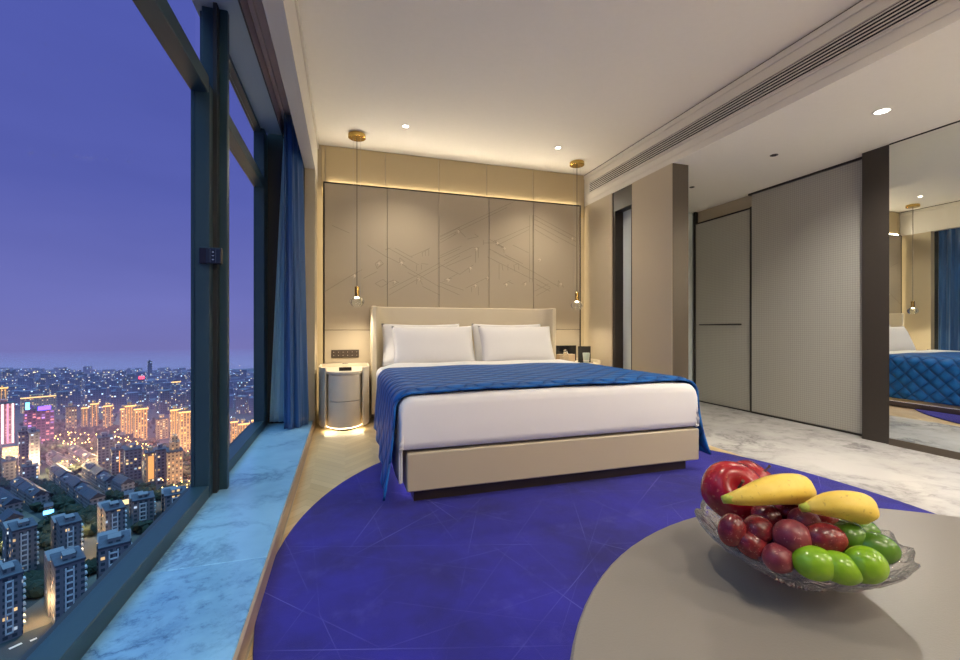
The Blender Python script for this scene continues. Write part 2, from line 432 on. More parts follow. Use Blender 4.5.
# ------------------------------------------------------------------ window side
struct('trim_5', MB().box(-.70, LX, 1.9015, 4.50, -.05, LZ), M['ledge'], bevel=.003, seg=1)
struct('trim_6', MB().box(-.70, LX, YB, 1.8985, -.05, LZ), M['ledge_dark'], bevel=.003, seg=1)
struct('trim_7', MB().box(LX, LX+.010, YB, 4.545, 0, LZ-.004), M['riser'])
struct('baseboard_left', MB().box(LX+.010, LX+.016, YB, 4.50, 0, .006), M['wire'])
struct('wall_left', MB().box(-.86, -.694, YB, 4.60, -.35, LZ-.004).box(-.86, -.694, YB, -.951, LZ-.004, 2.95), M['frame_dark'])
struct('trim_8', MB().box(-.70, -.376, 4.50, 4.58, 0, 2.95), M['frame_dark'])
struct('ceiling_window', MB().box(-.80, -.555, YB, 4.40, 2.78, 3.0), M['soffit'], bevel=.003, seg=1)
pk = struct('ceiling_pocket', MB().box(-.555, -.376, YB, 4.55, 2.93, 3.0), M['track'])
tr_ = MB().box(-.545, -.515, YB, 4.50, 2.895, 2.93).box(-.465, -.435, YB, 4.50, 2.895, 2.93)
struct('rail', tr_, M['track'], pk, bevel=.003, seg=1)
struct('edge', MB().box(-.555, -.551, YB, 4.5, 2.780, 2.93), M['track'], pk)
struct('lip', MB().box(-.557, -.549, YB, 4.5, 2.774, 2.780), M['shadow_gap'], pk)
# window bays
def bay(name, y0, y1):
    w = empty(name, (-.74, (y0+y1)/2, LZ)); w['kind'] = 'structure'
    rel(MB().box(-.78, -.694, y0, y1, LZ-.004, .15), 'sill_frame', M['frame'], w, bevel=.003, seg=1)
    rel(MB().box(-.78, -.694, y0, y1, 2.249, 2.336), 'transom', M['frame'], w, bevel=.003, seg=1)
    rel(MB().box(-.78, -.72, y0, y1, 2.745, 2.785), 'head_frame', M['frame'], w)
    rel(MB().box(-.764, -.758, y0, y1, .15, 2.249), 'pane', M['glazing'], w)
    rel(MB().box(-.764, -.758, y0, y1, 2.336, 2.745), 'pane', M['glazing'], w)
bay('window_1', .805, 2.645); bay('window_2', 2.81, 4.30); bay('window_3', -.95, .58)
def mullion(name, y0):
    o = struct(name, MB().box(-.76, -.632, y0+.111, y0+.155, LZ-.002, 2.79), M['frame'], bevel=.005)
    struct('stile', MB().box(-.78, -.692, y0, y0+.110, LZ-.004, 2.30), M['frame'], o, bevel=.003, seg=1)
    struct('stile', MB().box(-.78, -.692, y0+.156, y0+.165, LZ-.004, 2.79), M['frame'], o)
    struct('groove', MB().box(-.6915, -.672, y0+.06, y0+.1105, LZ-.004, 2.79), M['frame_dark'], o)
mullion('trim_9', 2.645)
mullion('trim_10', .64)
struct('trim_11', MB().box(-.78, -.694, 4.30, 4.50, LZ-.004, 2.79), M['frame'], bevel=.003, seg=1)
struct('wall_left_end', MB().box(-.80, -.78, 4.45, 4.60, -.3, 3.0), M['frame_dark'])
# control box on the mullion
cb = empty('curtain_control', (-.69, 2.63, 1.375))
tag(cb, 'small dark control panel with three pale symbols on the near window mullion', 'control panel')
rel(MB().box(-.732, -.628, 2.615, 2.644, 1.333, 1.418), 'housing', M['gloss_black'], cb, bevel=.003)
rel(MB().box(-.700, -.631, 2.6125, 2.616, 1.337, 1.414), 'face_plate', plain('control_face', (.012, .02, .032), .2), cb)
mk = plain('control_mark', (.45, .55, .62), .4)
b = MB(); b.box(-.672, -.663, 2.611, 2.613, 1.374, 1.377); rel(b, 'symbol', mk, cb)
for z, d in ((1.394, 1), (1.355, -1)):
    b = MB(); V = [b.bm.verts.new((x, 2.6115, zz)) for x, zz in ((-.673, z-.002*d), (-.662, z-.002*d), (-.6675, z+.005*d))]; b.bm.faces.new(V)
    rel(b, 'symbol', mk, cb)
for x in (-.681, -.655): rel(MB().box(x, x+.001, 2.6118, 2.613, 1.34, 1.41), 'divider', plain('control_line', (.10, .13, .16), .4), cb)
# curtains
def drape(name, mat, top, bot, z0, z1, folds, amp, label):
    rnd = random.Random(folds); ph = [rnd.uniform(0, 6) for _ in range(6)]
    def along(P, u):
        P = [Vector((*p, 0)) for p in P]; n_ = len(P)-1
        i = min(int(u*n_), n_-1); q = u*n_-i
        d = (P[min(i+2, n_)]-P[i]) if q > .5 else (P[i+1]-P[max(i-1, 0)])
        return P[i].lerp(P[i+1], q), Vector((-d.y, d.x, 0)).normalized()
    def fn(u, v):
        z = z1+(z0-z1)*v
        a, na = along(top, u); c, nc = along(bot, u)
        k = v**.9
        p = a.lerp(c, k); nr = na.lerp(nc, k)
        w_ = amp*(.7+.3*v)*(math.sin(2*PI*folds*u+.5*math.sin(3*v+ph[0])) + .35*math.sin(2*PI*folds*2.3*u+ph[1]+1.5*v))
        p = p+nr*w_; return (p.x, p.y, z)
    o = MB().grid(fn, folds*16, 30).build(name, mat, None, smooth=True)
    s_ = o.modifiers.new('s', 'SOLIDIFY'); s_.thickness = .003
    return tag(o, label, 'curtain')
drape('sheer_curtain', M['sheer'], ((-.548, 4.46), (-.50, 4.43)), ((-.672, 4.46), (-.53, 4.44)), LZ+.022, 2.893, 3, .010, 'pale teal inner curtain gathered beside the window mullion')
drape('blackout_curtain', M['navy'], ((-.405, 4.50), (-.395, 4.34), (-.445, 4.22), (-.515, 4.20)), ((-.355, 4.49), (-.350, 4.33), (-.41, 4.20), (-.515, 4.18)), LZ+.006, 2.893, 4, .020, 'navy blue velvet curtain gathered against the pilaster')

# ------------------------------------------------------------------ right side: partition, doorway, doors, pillar, mirror
struct('wall_partition', MB().box(XR, XR+.189, 3.378, 3.977, 0, BM), M['taupe'])
struct('trim_12', MB().box(XR+.006, XR+.186, 3.372, 3.3785, 0, BM), M['bronze_l'])
struct('wall_right', MB().box(XR, XR+.189, 4.344, YW, 0, BM), M['pilaster'])
o = struct('door_1', MB().box(XR+.012, XR+.18, 3.977, 4.344, 2.324, BM).box(XR+.012, XR+.18, 4.334, 4.344, 0, 2.324).box(XR-.002, XR+.03, 3.977, 3.990, 0, 2.54), M['black_trim'])
struct('panel', MB().box(XR+.12, XR+.135, 3.99, 4.334, .01, 2.324), M['frosted'], o)
struct('lining', MB().box(XR+.012, XR+.12, 4.30, 4.334, 0, 2.324), M['bronze'], o)
# corridor end glass and the wall over the door
struct('wall_corridor_end', MB().box(XR+.189, XD+.2, 4.78, 4.82, 0, BM), M['frosted'])
struct('wall_door_side', MB().box(XD+.035, XD+.1, 3.6, 4.82, 0, BM), M['taupe'])
struct('wall_far_right', MB().box(4.66, 4.75, YB, 4.9, -.05, BM+.05), M['taupe'])
# hinged glass door
dr = struct('door_2', MB().box(XD, XD+.03, 3.89, 4.72, .015, 2.37), M['woven'])
fr_ = MB().box(XD-.012, XD+.034, 3.865, 3.892, 0, 2.395).box(XD-.012, XD+.034, 4.718, 4.745, 0, 2.545).box(XD-.008, XD+.034, 3.89, 4.72, 2.37, 2.388).box(XD-.006, XD+.034, 3.89, 4.72, 0, .014)
struct('frame', fr_, M['black_trim'], dr)
hb = MB().tube([(XD-.045, 3.98, 1.026), (XD-.045, 4.61, 1.026)], .009, 10).tube([(XD-.045, 4.03, 1.026), (XD, 4.03, 1.026)], .007).tube([(XD-.045, 4.56, 1.026), (XD, 4.56, 1.026)], .007)
struct('handle', hb, M['black_trim'], dr, smooth=True)
# sliding panel and its track
sp = struct('door_3', MB().box(XD-.015, XD+.02, 2.70, 3.864, .02, 2.525), M['woven'])
struct('track', MB().box(XD-.03, XD+.03, 2.68, 3.90, 2.525, BM).box(XD-.02, XD+.03, 2.68, 3.864, 0, .018), M['black_trim'], sp)
struct('trim_13', MB().box(XM+.005, XD+.03, 2.477, 2.683, 0, BM), M['bronze'], bevel=.003, seg=1)
mr = empty('wall_mirror', (XM, 1.0, 0))
tag(mr, 'large full height wall mirror beside the dark bronze pillar', 'mirror')
rel(MB().box(XM, XM+.008, -1.0, 2.475, .056, BM-.012), 'glass', M['mirror'], mr)
rel(MB().box(XM-.006, XM+.03, -1.0, 2.475, 0, .056), 'bottom_rail', M['bronze_l'], mr)
rel(MB().box(XM-.002, XM+.03, -1.0, 2.475, BM-.012, BM), 'top_rail', M['black_trim'], mr)
struct('trim_14', MB().box(XM+.03, 4.66, -1.0, 2.477, 0, BM), M['bronze'])

# ------------------------------------------------------------------ rug
def rugf(n=96):
    return [(1.356+1.655*math.cos(2*PI*i/n), 1.83+1.90*math.sin(2*PI*i/n)) for i in range(n)]
rg = MB().prism(rugf(), .0005, .012).build('oval_rug', M['carpet'], bevel=.004)
tag(rg, 'large oval indigo rug with fine scratchy lines under the bed foot', 'rug')

# ------------------------------------------------------------------ bed
BX0, BX1, BY0 = .325, 2.330, 2.40
bed = empty('bed', (1.327, 3.6, 0))
tag(bed, 'king size bed with beige leather base and winged headboard on the rug', 'bed')
rel(MB().box(BX0, BX1, BY0, 4.70, .082, .300), 'base', M['leather_bed'], bed, bevel=.012, seg=3)
rel(MB().box(.372, 2.262, 2.455, 4.70, .0125, .082), 'plinth', M['plinth'], bed)
for x in (.345, 2.285):
    rel(MB().box(x, x+.012, 2.55, 4.55, .0772, .0815), 'led_strip', emis('bed_led', (.95, .85, .95), 1.5), bed)
hb = [(.262, 4.60), (.262, 4.895), (2.372, 4.895), (2.372, 4.60), (2.318, 4.60), (2.316, 4.70), (2.295, 4.76), (2.24, 4.80), (2.15, 4.815), (.484, 4.815), (.394, 4.80), (.34, 4.76), (.319, 4.70), (.317, 4.60)]
rel(MB().prism(hb, .09, 1.215), 'headboard', M['headboard'], bed, bevel=.014, seg=3)
rel(MB().box(BX0+.02, BX1-.035, 2.46, 4.80, .302, .56), 'mattress', M['linen'], bed, bevel=.06, seg=4)
# duvet: tight rounded block with hanging side flaps, turned down at the pillows
def block(x0, x1, y0, y1, z0, z1, r, n=5, crown=0):
    def sgn(v, e): return math.copysign(abs(v)**e, v)
    def fn(u, v):
        a = 2*PI*u; b = PI*(v-.5)
        ex = .16
        x = sgn(math.cos(b), ex)*sgn(math.cos(a), ex); y = sgn(math.cos(b), ex)*sgn(math.sin(a), ex); z = sgn(math.sin(b), ex)
        c = crown*(1-x*x)*(1-y*y) if z > .5 else 0
        return ((x0+x1)/2+(x1-x0)/2*x, (y0+y1)/2+(y1-y0)/2*y, (z0+z1)/2+(z1-z0)/2*z+c)
    return fn
DX0, DX1 = .286, 2.327
mb = MB()
# cross-section runs from the left hem over the top to the right hem; front end drops to the rail top
def duvet(u, v):
    # u: 0..1 across, v: 0..1 along (0 = foot)
    y0, y1 = 2.405, 4.30
    W_ = DX1-DX0; hem = .13; top = .605; r = .07
    side = top-r-hem; L = 2*side + PI*r + W_-2*r
    s = u*L
    y = y0+.045+(y1-y0-.045)*max(0, (v-.16)/.84)
    yy = y
    def sec(top_):
        if s < side: return DX0+.004*math.sin(9*y), hem+s*(top_-r-hem)/side
        q = s-side
        if q < PI*r/2: a = q/r; return DX0+r-r*math.cos(a), top_-r+r*math.sin(a)
        q -= PI*r/2
        if q < W_-2*r: return DX0+r+q, top_
        q -= W_-2*r
        if q < PI*r/2: a = q/r; return DX1-r+r*math.sin(a), top_-r+r*math.cos(a)
        q -= PI*r/2
        return DX1+.004*math.sin(9*y+1), top_-r-q*(top_-r-.318)/side
    crown = .012
    x, z = sec(top)
    z += crown*(1-((x-1.306)/1.02)**4)*(1 if z > .5 else 0)
    if v < .16:
        # front face: shrink the section towards the rail top
        t_ = 1-v/.16                       # 0 at the top edge, 1 at the rail
        a = min(1, t_*3)*PI/2
        rr = .045
        if z > .31:
            zt = z; zz = .318
            if t_*3 < 1:
                yy = y0+rr-rr*math.sin(a); drop = rr*(1-math.cos(a))
                z = zt-drop*min(1, (zt-.302)/.08)
            else:
                w_ = (t_*3-1)/2
                z0_ = zt-rr*min(1, (zt-.302)/.08)
                z = z0_+(zz-z0_)*w_; yy = y0+.006*math.sin(PI*w_)*-1
        else:
            yy = y0+rr*(1-min(1, t_*3))+.03*t_
        xc = 1.306; x = xc+(x-xc)*(1-.010*min(1, t_*3))
    return (x, yy, z)
mb.grid(duvet, 120, 60)
# turned-down top edge
def fold(u, v):
    x = DX0+.035+(DX1-DX0-.07)*u; y = 3.735+.50*v
    e = min(1, min(u, 1-u)*14)**.5 * min(1, min(v, 1-v)*5)**.5
    return (x, y,   .606+.050*e+.003*math.sin(11*x+5*y))
mb.grid(fold, 60, 12)
dv = mb.build('duvet', M['linen'], None, smooth=True)
sm = dv.modifiers.new('s', 'SOLIDIFY'); sm.thickness = .012; sm.offset = -1
tag(dv, 'smooth white duvet tucked tight over the bed mattress', 'duvet')
# blue quilted throw
def throw(u, v):
    y0, y1 = 2.43, 3.74
    top = .632; r = .085; X0, X1 = DX0-.016, DX1+.012
    y = y0+(y1-y0)*v
    hemL = .075+.075*v; hemR = .125
    W_ = X1-X0; side = top-r-.09; L = 2*side+PI*r+W_-2*r; s = u*L
    if s < side:
        w_ = 1-s/side                      # 1 at the hem
        z = hemL+(1-w_)*(top-r-hemL)
        x = X0-.022*w_-.052*w_*w_*(1-v)**3-.010*math.sin(17*y)*w_**1.5
        yy = y-.085*w_**2*(1-v)**2+.0*w_
        return (x, yy, z)
    q = s-side
    if q < PI*r/2: a = q/r; x, z = X0+r-r*math.cos(a), top-r+r*math.sin(a)
    else:
        q -= PI*r/2
        if q < W_-2*r: x, z = X0+r+q, top+.012*(1-((X0+r+q-1.306)/1.02)**4)
        else:
            q -= W_-2*r
            if q < PI*r/2: a = q/r; x, z = X1-r+r*math.sin(a), top-r+r*math.cos(a)
            else:
                q -= PI*r/2; w_ = q/side
                z = top-r-w_*(top-r-hemR)
                return (X1+.012*w_+.030*w_*w_*(1-v)**3+.010*math.sin(15*y+1)*w_**1.5, y-.07*w_**2*(1-v)**2, z)
    yy = y+.010*math.sin(6.5*x+.5)*(1-v)
    if v < .03: z -= .012
    return (x, yy, z+.003*math.sin(9*x+3*y))
th = MB().grid(throw, 170, 70).build('quilted_throw', M['quilt'], None, smooth=True)
sm = th.modifiers.new('s', 'SOLIDIFY'); sm.thickness = .012; sm.offset = 1
tag(th, 'royal blue diamond quilted satin throw draped across the white duvet', 'throw')
# pillows
def pillow(cx, cy, cz, w, h, th_, lean, label, seed):
    rnd = random.Random(seed); ph = [rnd.uniform(0, 6) for _ in range(4)]
    def side(sg):
        def fn(u, v):
            a, b = 2*u-1, 2*v-1
            t_ = (max(0, 1-abs(a)**3.2))**.55*(max(0, 1-abs(b)**3.2))**.55
            x = a*w/2*(1-.035*(1-b*b)); y = b*h/2*(1-.07*(1-a*a))
            z = sg*th_/2*t_*(1+.06*math.sin(3*a+ph[0])*math.cos(2*b+ph[1]))
            ca, sa = math.cos(lean), math.sin(lean)
            return (cx+x, cy+y*ca*-1*-1+z*-sa, cz+y*sa+z*ca)
        return fn
    mb = MB(); mb.grid(side(1), 26, 18); mb.grid(side(-1), 26, 18)
    bmesh.ops.remove_doubles(mb.bm, verts=mb.bm.verts, dist=.0008)
    o = mb.build('pillow', M['linen'], None, smooth=True)
    tag(o, label, 'pillow', 'white pillows at the headboard')
LN = R(68)
pillow(.80, 4.668, .812, .86, .46, .125, R(74), 'white pillow against the headboard behind the front left pillow, one corner peeking out', 1)
pillow(1.80, 4.668, .812, .86, .46, .125, R(74), 'white pillow against the headboard behind the front right pillow', 2)
pillow(.882, 4.42, .803, .86, .44, .14, LN, 'plump white front pillow on the bed side nearest the window', 3)
pillow(1.805, 4.42, .800, .86, .44, .14, LN, 'plump white front pillow on the bed side nearest the partition', 4)

# ------------------------------------------------------------------ nightstands
def arc(cx, hw, yb, yf, a0, a1, n, off=0):
    return [(cx+(hw+off)*math.cos(a), yb-(yb-yf+off)*max(0, math.sin(a))) for a in (a0+(a1-a0)*i/n for i in range(n+1))]
def nightstand(cx, label):
    r = empty('nightstand', (cx, 4.62, 0))
    tag(r, label, 'nightstand', 'drum shaped nightstands flanking the bed')
    hw, yb, yf = .245, 4.62, 4.25
    # curved shell wrapping both sides with open front
    for s_ in (1, -1):
        a0, a1 = 0, R(44)
        o_ = [(cx+s_*(p[0]-cx), p[1]) for p in arc(cx, hw, yb, yf, a0, a1, 14)]
        i_ = [(cx+s_*(p[0]-cx), p[1]) for p in arc(cx, hw, yb, yf, a1, a0, 14, -.018)]
        pts = [(cx+s_*hw, 4.885)]+o_+i_+[(cx+s_*(hw-.018), 4.885)]
        rel(MB().prism(pts, .035, .605), 'side_shell', M['night'], r, bevel=.004)
    back = MB().box(cx-hw+.018, cx+hw-.018, 4.87, 4.885, .035, .605)
    rel(back, 'back_panel', M['night'], r)
    inn = [(cx+hw-.020, 4.868)]+arc(cx, hw, yb, yf, 0, PI, 36, -.020)+[(cx-hw+.020, 4.868)]
    rel(MB().prism(inn, .545, .572), 'top', M['night'], r, bevel=.004)
    body = [(cx+hw-.045, 4.868)]+arc(cx, hw, yb, yf, 0, PI, 30, -.047)+[(cx-hw+.045, 4.868)]
    rel(MB().prism(body, .040, .544), 'body', M['night'], r)
    def fr_(z0, z1):
        o_ = arc(cx, hw, yb, yf, R(47), R(133), 24, -.030); i_ = arc(cx, hw, yb, yf, R(133), R(47), 24, -.046)
        return MB().prism(o_+i_, z0, z1)
    rel(fr_(.292, .538), 'drawer', M['night'], r, bevel=.003)
    rel(fr_(.042, .287), 'drawer', M['night'], r, bevel=.003)
    bs = arc(cx, hw, yb, yf, 0, PI, 24, -.09)
    rel(MB().prism(bs, 0, .04), 'base', M['gloss_black'], r)
    led = MB().tube([(x, y, .033) for x, y in arc(cx, hw, yb, yf, R(20), R(160), 30, -.055)], .005, 6)
    rel(led, 'led_strip', M['led'], r)
    return r
nightstand(-.005, 'cream drum nightstand with two curved drawers on the window side of the bed')
nightstand(2.655, 'cream drum nightstand mostly hidden behind the bed beside the doorway')
# things on the left nightstand
ck = empty('desk_clock', (.005, 4.42, .572))
tag(ck, 'small black block with a clear glass cube on the window side nightstand', 'desk ornament')
rel(MB().box(-.055, .062, 4.375, 4.455, .5725, .604), 'base', M['gloss_black'], ck, bevel=.004)
rel(MB().box(-.026, .028, 4.39, 4.44, .6045, .640), 'glass_block', M['glass'], ck, bevel=.003)
# things on the right nightstand
o = MB()
o.box(2.432, 2.762, 4.82, 4.834, .573, .765)
bd = empty('folder', (2.58, 4.83, .573)); tag(bd, 'black leather folder standing upright beside the pillow at the partition side', 'folder')
rel(o, 'cover', M['gloss_black'], bd, bevel=.003)
rel(MB().box(2.436, 2.758, 4.837, 4.850, .573, .755), 'back_cover', M['gloss_black'], bd, bevel=.003)
tb = empty('tissue_box', (2.53, 4.67, .573)); tag(tb, 'low beige tissue box in front of the black folder', 'tissue box')
rel(MB().box(2.43, 2.64, 4.63, 4.715, .573, .668), 'box', M['paper'], tb, bevel=.004)
rel(MB().grid(lambda u, v: (2.51+.05*u+.008*math.sin(6*v), 4.66+.02*v+.006*math.sin(9*u), .669+.035*math.sin(PI*u)), 8, 4), 'tissue', M['linen'], tb, smooth=True)
gb = MB().lathe([(.026, .574), (.030, .60), (.036, .64), (.034, .665), (.018, .69), (.016, .71), (.022, .72), (.001, .735)], 2.475, 4.57, 20).build('glass_bottle', M['glass'], None, smooth=True)
tag(gb, 'clear glass bottle standing in front of the beige tissue box', 'bottle')
cp = empty('ceramic_cup', (2.70, 4.47, .573)); tag(cp, 'pale green ceramic cup in front of the black photo stand', 'cup')
rel(MB().lathe([(.030, .574), (.034, .62), (.042, .695), (.039, .695), (.031, .62), (.027, .58)], 2.675, 4.44, 24), 'body', M['celadon'], cp, smooth=True)
rel(MB().lathe([(.0305, .60), (.033, .60), (.035, .612), (.0325, .612)], 2.675, 4.44, 24), 'band', M['white_metal'], cp)
ph = empty('tablet_stand', (2.78, 4.56, .573)); tag(ph, 'black tablet tilted on a stand at the doorway end of the nightstand', 'tablet')
b = MB(); b.prism([(2.660, 4.595), (2.805, 4.555), (2.810, 4.57), (2.665, 4.61)], .575, .765)
rel(b, 'screen', plain('tablet_screen', (.03, .03, .032), .12), ph, bevel=.003)
rel(MB().prism([(2.66, 4.55), (2.81, 4.51), (2.82, 4.59), (2.67, 4.63)], .573, .580), 'base', M['gloss_black'], ph)
# switch plate
sw = empty('switch_plate', (0, PY, .71)); tag(sw, 'long dark switch and socket plate above the window side nightstand', 'switch plate')
rel(MB().box(-.138, .146, PY-.011, PY-.0005, .664, .750), 'plate', M['switch'], sw, bevel=.003)
for k in range(6):
    x = -.138+.284*(k+.5)/6
    rel(MB().box(x-.021, x+.021, PY-.0135, PY-.0105, .672, .742), 'button', M['switch'], sw, bevel=.002, seg=1)
    for z in (.690, .726): rel(MB().box(x-.004, x+.004, PY-.0145, PY-.013, z-.003, z+.003), 'mark', M['switch_mark'], sw)

# ------------------------------------------------------------------ pendants
def pendant(cx, cy, label, zoff=0):
    r = empty('pendant_lamp', (cx, cy, CE)); tag(r, label, 'pendant lamp', 'brass and glass pendant lamps at the bedside')
    rel(MB().lathe([(.0, CE-.045), (.078, CE-.045), (.086, CE-.040), (.086, CE-.006), (.080, CE-.001), (0.0, CE-.001)], cx, cy, 40, cap=False), 'canopy', M['brass'], r, smooth=False)
    rel(MB().tube([(cx, cy, CE-.045), (cx, cy, 1.405)], .0035, 6), 'cord', M['cable'], r)
    for dx, dy in ((-.036, .01), (.036, -.01)):
        rel(MB().tube([(cx+dx, cy+dy, CE-.045), (cx+dx, cy+dy, 1.30)], .0012, 5), 'wire', M['wire'], r)
    rel(MB().lathe([(.0, 1.405), (.021, 1.405), (.023, 1.402), (.023, 1.315), (.028, 1.312), (.028, 1.304), (0, 1.304)], cx, cy, 24, cap=False), 'socket', M['brass'], r)
    def cut(rr, z, a, k): return (rr*(1+.05*math.cos(10*a)), z)
    gs = MB().lathe([(.028, 1.303), (.044, 1.293), (.062, 1.270), (.067, 1.248), (.058, 1.222), (.036, 1.202), (.002, 1.196)], cx, cy, 40, fn=cut)
    gs.lathe([(.002, 1.201), (.033, 1.207), (.053, 1.225), (.061, 1.248), (.057, 1.267), (.041, 1.287), (.026, 1.296)], cx, cy, 40)
    gl_ = rel(gs, 'globe', M['glass'], r, smooth=True)
    bl_ = rel(MB().lathe([(.002, 1.262), (.010, 1.266), (.013, 1.277), (.010, 1.290), (.008, 1.302)], cx, cy, 16), 'bulb', emis('pendant_bulb', (1, .86, .66), 7), r, smooth=True)
    return r
pendant(.116, 4.57, 'brass pendant lamp with cut glass globe over the window side nightstand')
pendant(2.628, 4.57, 'brass pendant lamp with cut glass globe beside the partition wall')

# ------------------------------------------------------------------ downlights
def downlight(x, y, z, label, lit=True, r=.027):
    d = empty('recessed_downlight', (x, y, z)); tag(d, label, 'downlight', 'recessed ceiling downlights')
    rel(MB().lathe([(r*1.35, z-.0005), (r*1.35, z-.004), (r*1.02, z-.006), (r, z-.002)], x, y, 32, cap=False), 'trim_ring', M['white_metal'] if lit else M['bronze'], d, smooth=True)
    rel(MB().lathe([(r*1.0, z-.0015), (.001, z-.0015)], x, y, 32, cap=False), 'lens', M['downlight'] if lit else M['gloss_black'], d)
    return d
downlight(.563, 4.245, CE, 'lit round downlight in the ceiling near the window side pendant')
downlight(2.217, 4.261, CE, 'lit round downlight in the ceiling near the partition side pendant')
downlight(3.68, 2.113, BM, 'lit round downlight in the corridor ceiling in front of the mirror', True, .042)
downlight(3.694, 2.945, BM, 'small unlit dark spot fitting in the corridor ceiling before the sliding panel', False, .024)
downlight(3.673, 3.891, BM, 'tiny unlit ceiling fitting in the corridor near the glass door', False, .020)

# ------------------------------------------------------------------ table, bowl and fruit
TZ = .70
tb = empty('round_table', (.594, .071, 0)); tag(tb, 'round taupe table in the foreground carrying the fruit bowl', 'table')
tp = [(.594+.488*math.cos(2*PI*i/96), .071+.488*math.sin(2*PI*i/96)) for i in range(96)]
rel(MB().prism(tp, TZ-.025, TZ), 'table_top', M['table'], tb, bevel=.003, seg=1)
rel(MB().lathe([(.05, .03), (.042, .08), (.040, .60), (.09, TZ-.026)], .594, .071, 40), 'pedestal', M['bronze'], tb, smooth=True)
rel(MB().lathe([(.26, .0125), (.26, .024), (.05, .034)], .594, .071, 48), 'base', M['bronze'], tb)
BC = (.524, .392)
def wav(r_, z_, a, k):
    w_ = (r_/.107)**3
    return (r_*(1+.022*w_*math.cos(16*a)), z_+.003*w_*math.cos(16*a+.4)+.0012*math.sin(32*a)*(1 if .03 < r_ < .1 else 0))
bw = MB().lathe([(.001, TZ+.006), (.034, TZ+.006), (.036, TZ+.0005), (.040, TZ+.0005), (.042, TZ+.008), (.062, TZ+.015), (.084, TZ+.028), (.101, TZ+.043), (.107, TZ+.050), (.106, TZ+.0525),
                 (.099, TZ+.047), (.082, TZ+.032), (.060, TZ+.019), (.040, TZ+.012), (.001, TZ+.011)], *BC, 96, fn=wav).build('fruit_bowl', M['bowl_glass'], None, smooth=True)
tag(bw, 'shallow scalloped cut glass bowl of fruit on the round table', 'bowl')
# apples
def apple(c, r, rot, label):
    e = empty('apple', c); tag(e, label, 'apple', 'red apples in the bowl')
    prof = []
    for i in range(25):
        a = -PI/2+PI*i/24
        rr = r*math.cos(a)*(1+.10*math.sin(a)); zz = r*.93*math.sin(a)
        if i > 19: zz -= r*.30*((i-19)/5)**2
        if i < 4: zz += r*.12*((4-i)/4)**2
        prof.append((max(rr, .0004), zz))
    b = MB().lathe(prof, 0, 0, 40, fn=lambda R_, z_, a, k: (R_*(1+.025*math.cos(5*a)*(1 if z_ < 0 else .4)), z_)).build('body', M['apple'], e, smooth=True)
    st = MB().tube([(0, 0, r*.55), (.001, 0, r*.8), (.004, .002, r*1.08)], [.0016, .0014, .002], 8).build('stem', M['stalk'], e)
    e.rotation_euler = rot
apple((.480, .440, .786), .0375, (R(48), R(-38), 0), 'glossy dark red apple at the left rim of the fruit bowl')
apple((.548, .470, .777), .0335, (R(20), R(30), 0), 'red apple mostly hidden behind the larger banana')
# bananas
def banana(pts, rad, label):
    e = empty('banana', (0, 0, 0)); tag(e, label, 'banana', 'bananas in the bowl')
    P = [Vector(p) for p in pts]
    def cat(t_):
        n_ = len(P)-1; i = min(int(t_*n_), n_-1); q = t_*n_-i
        p0, p1, p2, p3 = P[max(i-1, 0)], P[i], P[i+1], P[min(i+2, n_)]
        return .5*((2*p1)+(-p0+p2)*q+(2*p0-5*p1+4*p2-p3)*q*q+(-p0+3*p1-3*p2+p3)*q**3)
    n_ = 30; C = [cat(i/n_) for i in range(n_+1)]
    mid = sum(C, Vector())/len(C); e.location = mid
    rr = [rad*min(1, .30+.70*math.sin(PI*min(1, (i/n_)*1.25+.0)/2) if i/n_ < .8 else .30+.70*math.sin(PI/2*(1-i/n_)/.2)**.6) for i in range(n_+1)]
    mb = MB(); rings = []
    for i, p in enumerate(C):
        t_ = (C[min(i+1, n_)]-C[max(i-1, 0)]).normalized(); a_ = t_.cross(Vector((0, 0, 1))).normalized(); b_ = a_.cross(t_)
        rings.append([mb.bm.verts.new(p-mid+(a_*math.cos(2*PI*k/30)+b_*math.sin(2*PI*k/30))*rr[i]*(1+.045*math.cos(5*2*PI*k/30))) for k in range(30)])
    for A, B in zip(rings, rings[1:]):
        for k in range(30): mb.bm.faces.new((A[k], A[(k+1) % 30], B[(k+1) % 30], B[k]))
    mb.bm.faces.new(rings[0][::-1]); mb.bm.faces.new(rings[-1])
    mb.build('peel', M['banana'], e, smooth=True)
    d0 = (C[0]-C[2]).normalized()
    MB().tube([C[0]-mid-d0*.006, C[0]-mid+d0*.002, C[0]-mid+d0*.007], [rad*.40, rad*.30, rad*.24], 12).build('stem', M['banana_tip'], e, smooth=True)
    d1 = (C[-1]-C[-3]).normalized()
    MB().tube([C[-1]-mid-d1*.001, C[-1]-mid+d1*.002], [rad*.26, rad*.2], 10).build('tip', M['banana_end'], e)
banana([(.413, .383, .806), (.432, .374, .811), (.459, .370, .815), (.490, .370, .814), (.520, .374, .806)], .0170, 'larger yellow banana lying across the top of the fruit')
banana([(.474, .340, .806), (.485, .334, .809), (.500, .327, .811), (.517, .321, .809), (.534, .318, .801)], .0158, 'smaller yellow banana at the right end of the fruit pile')
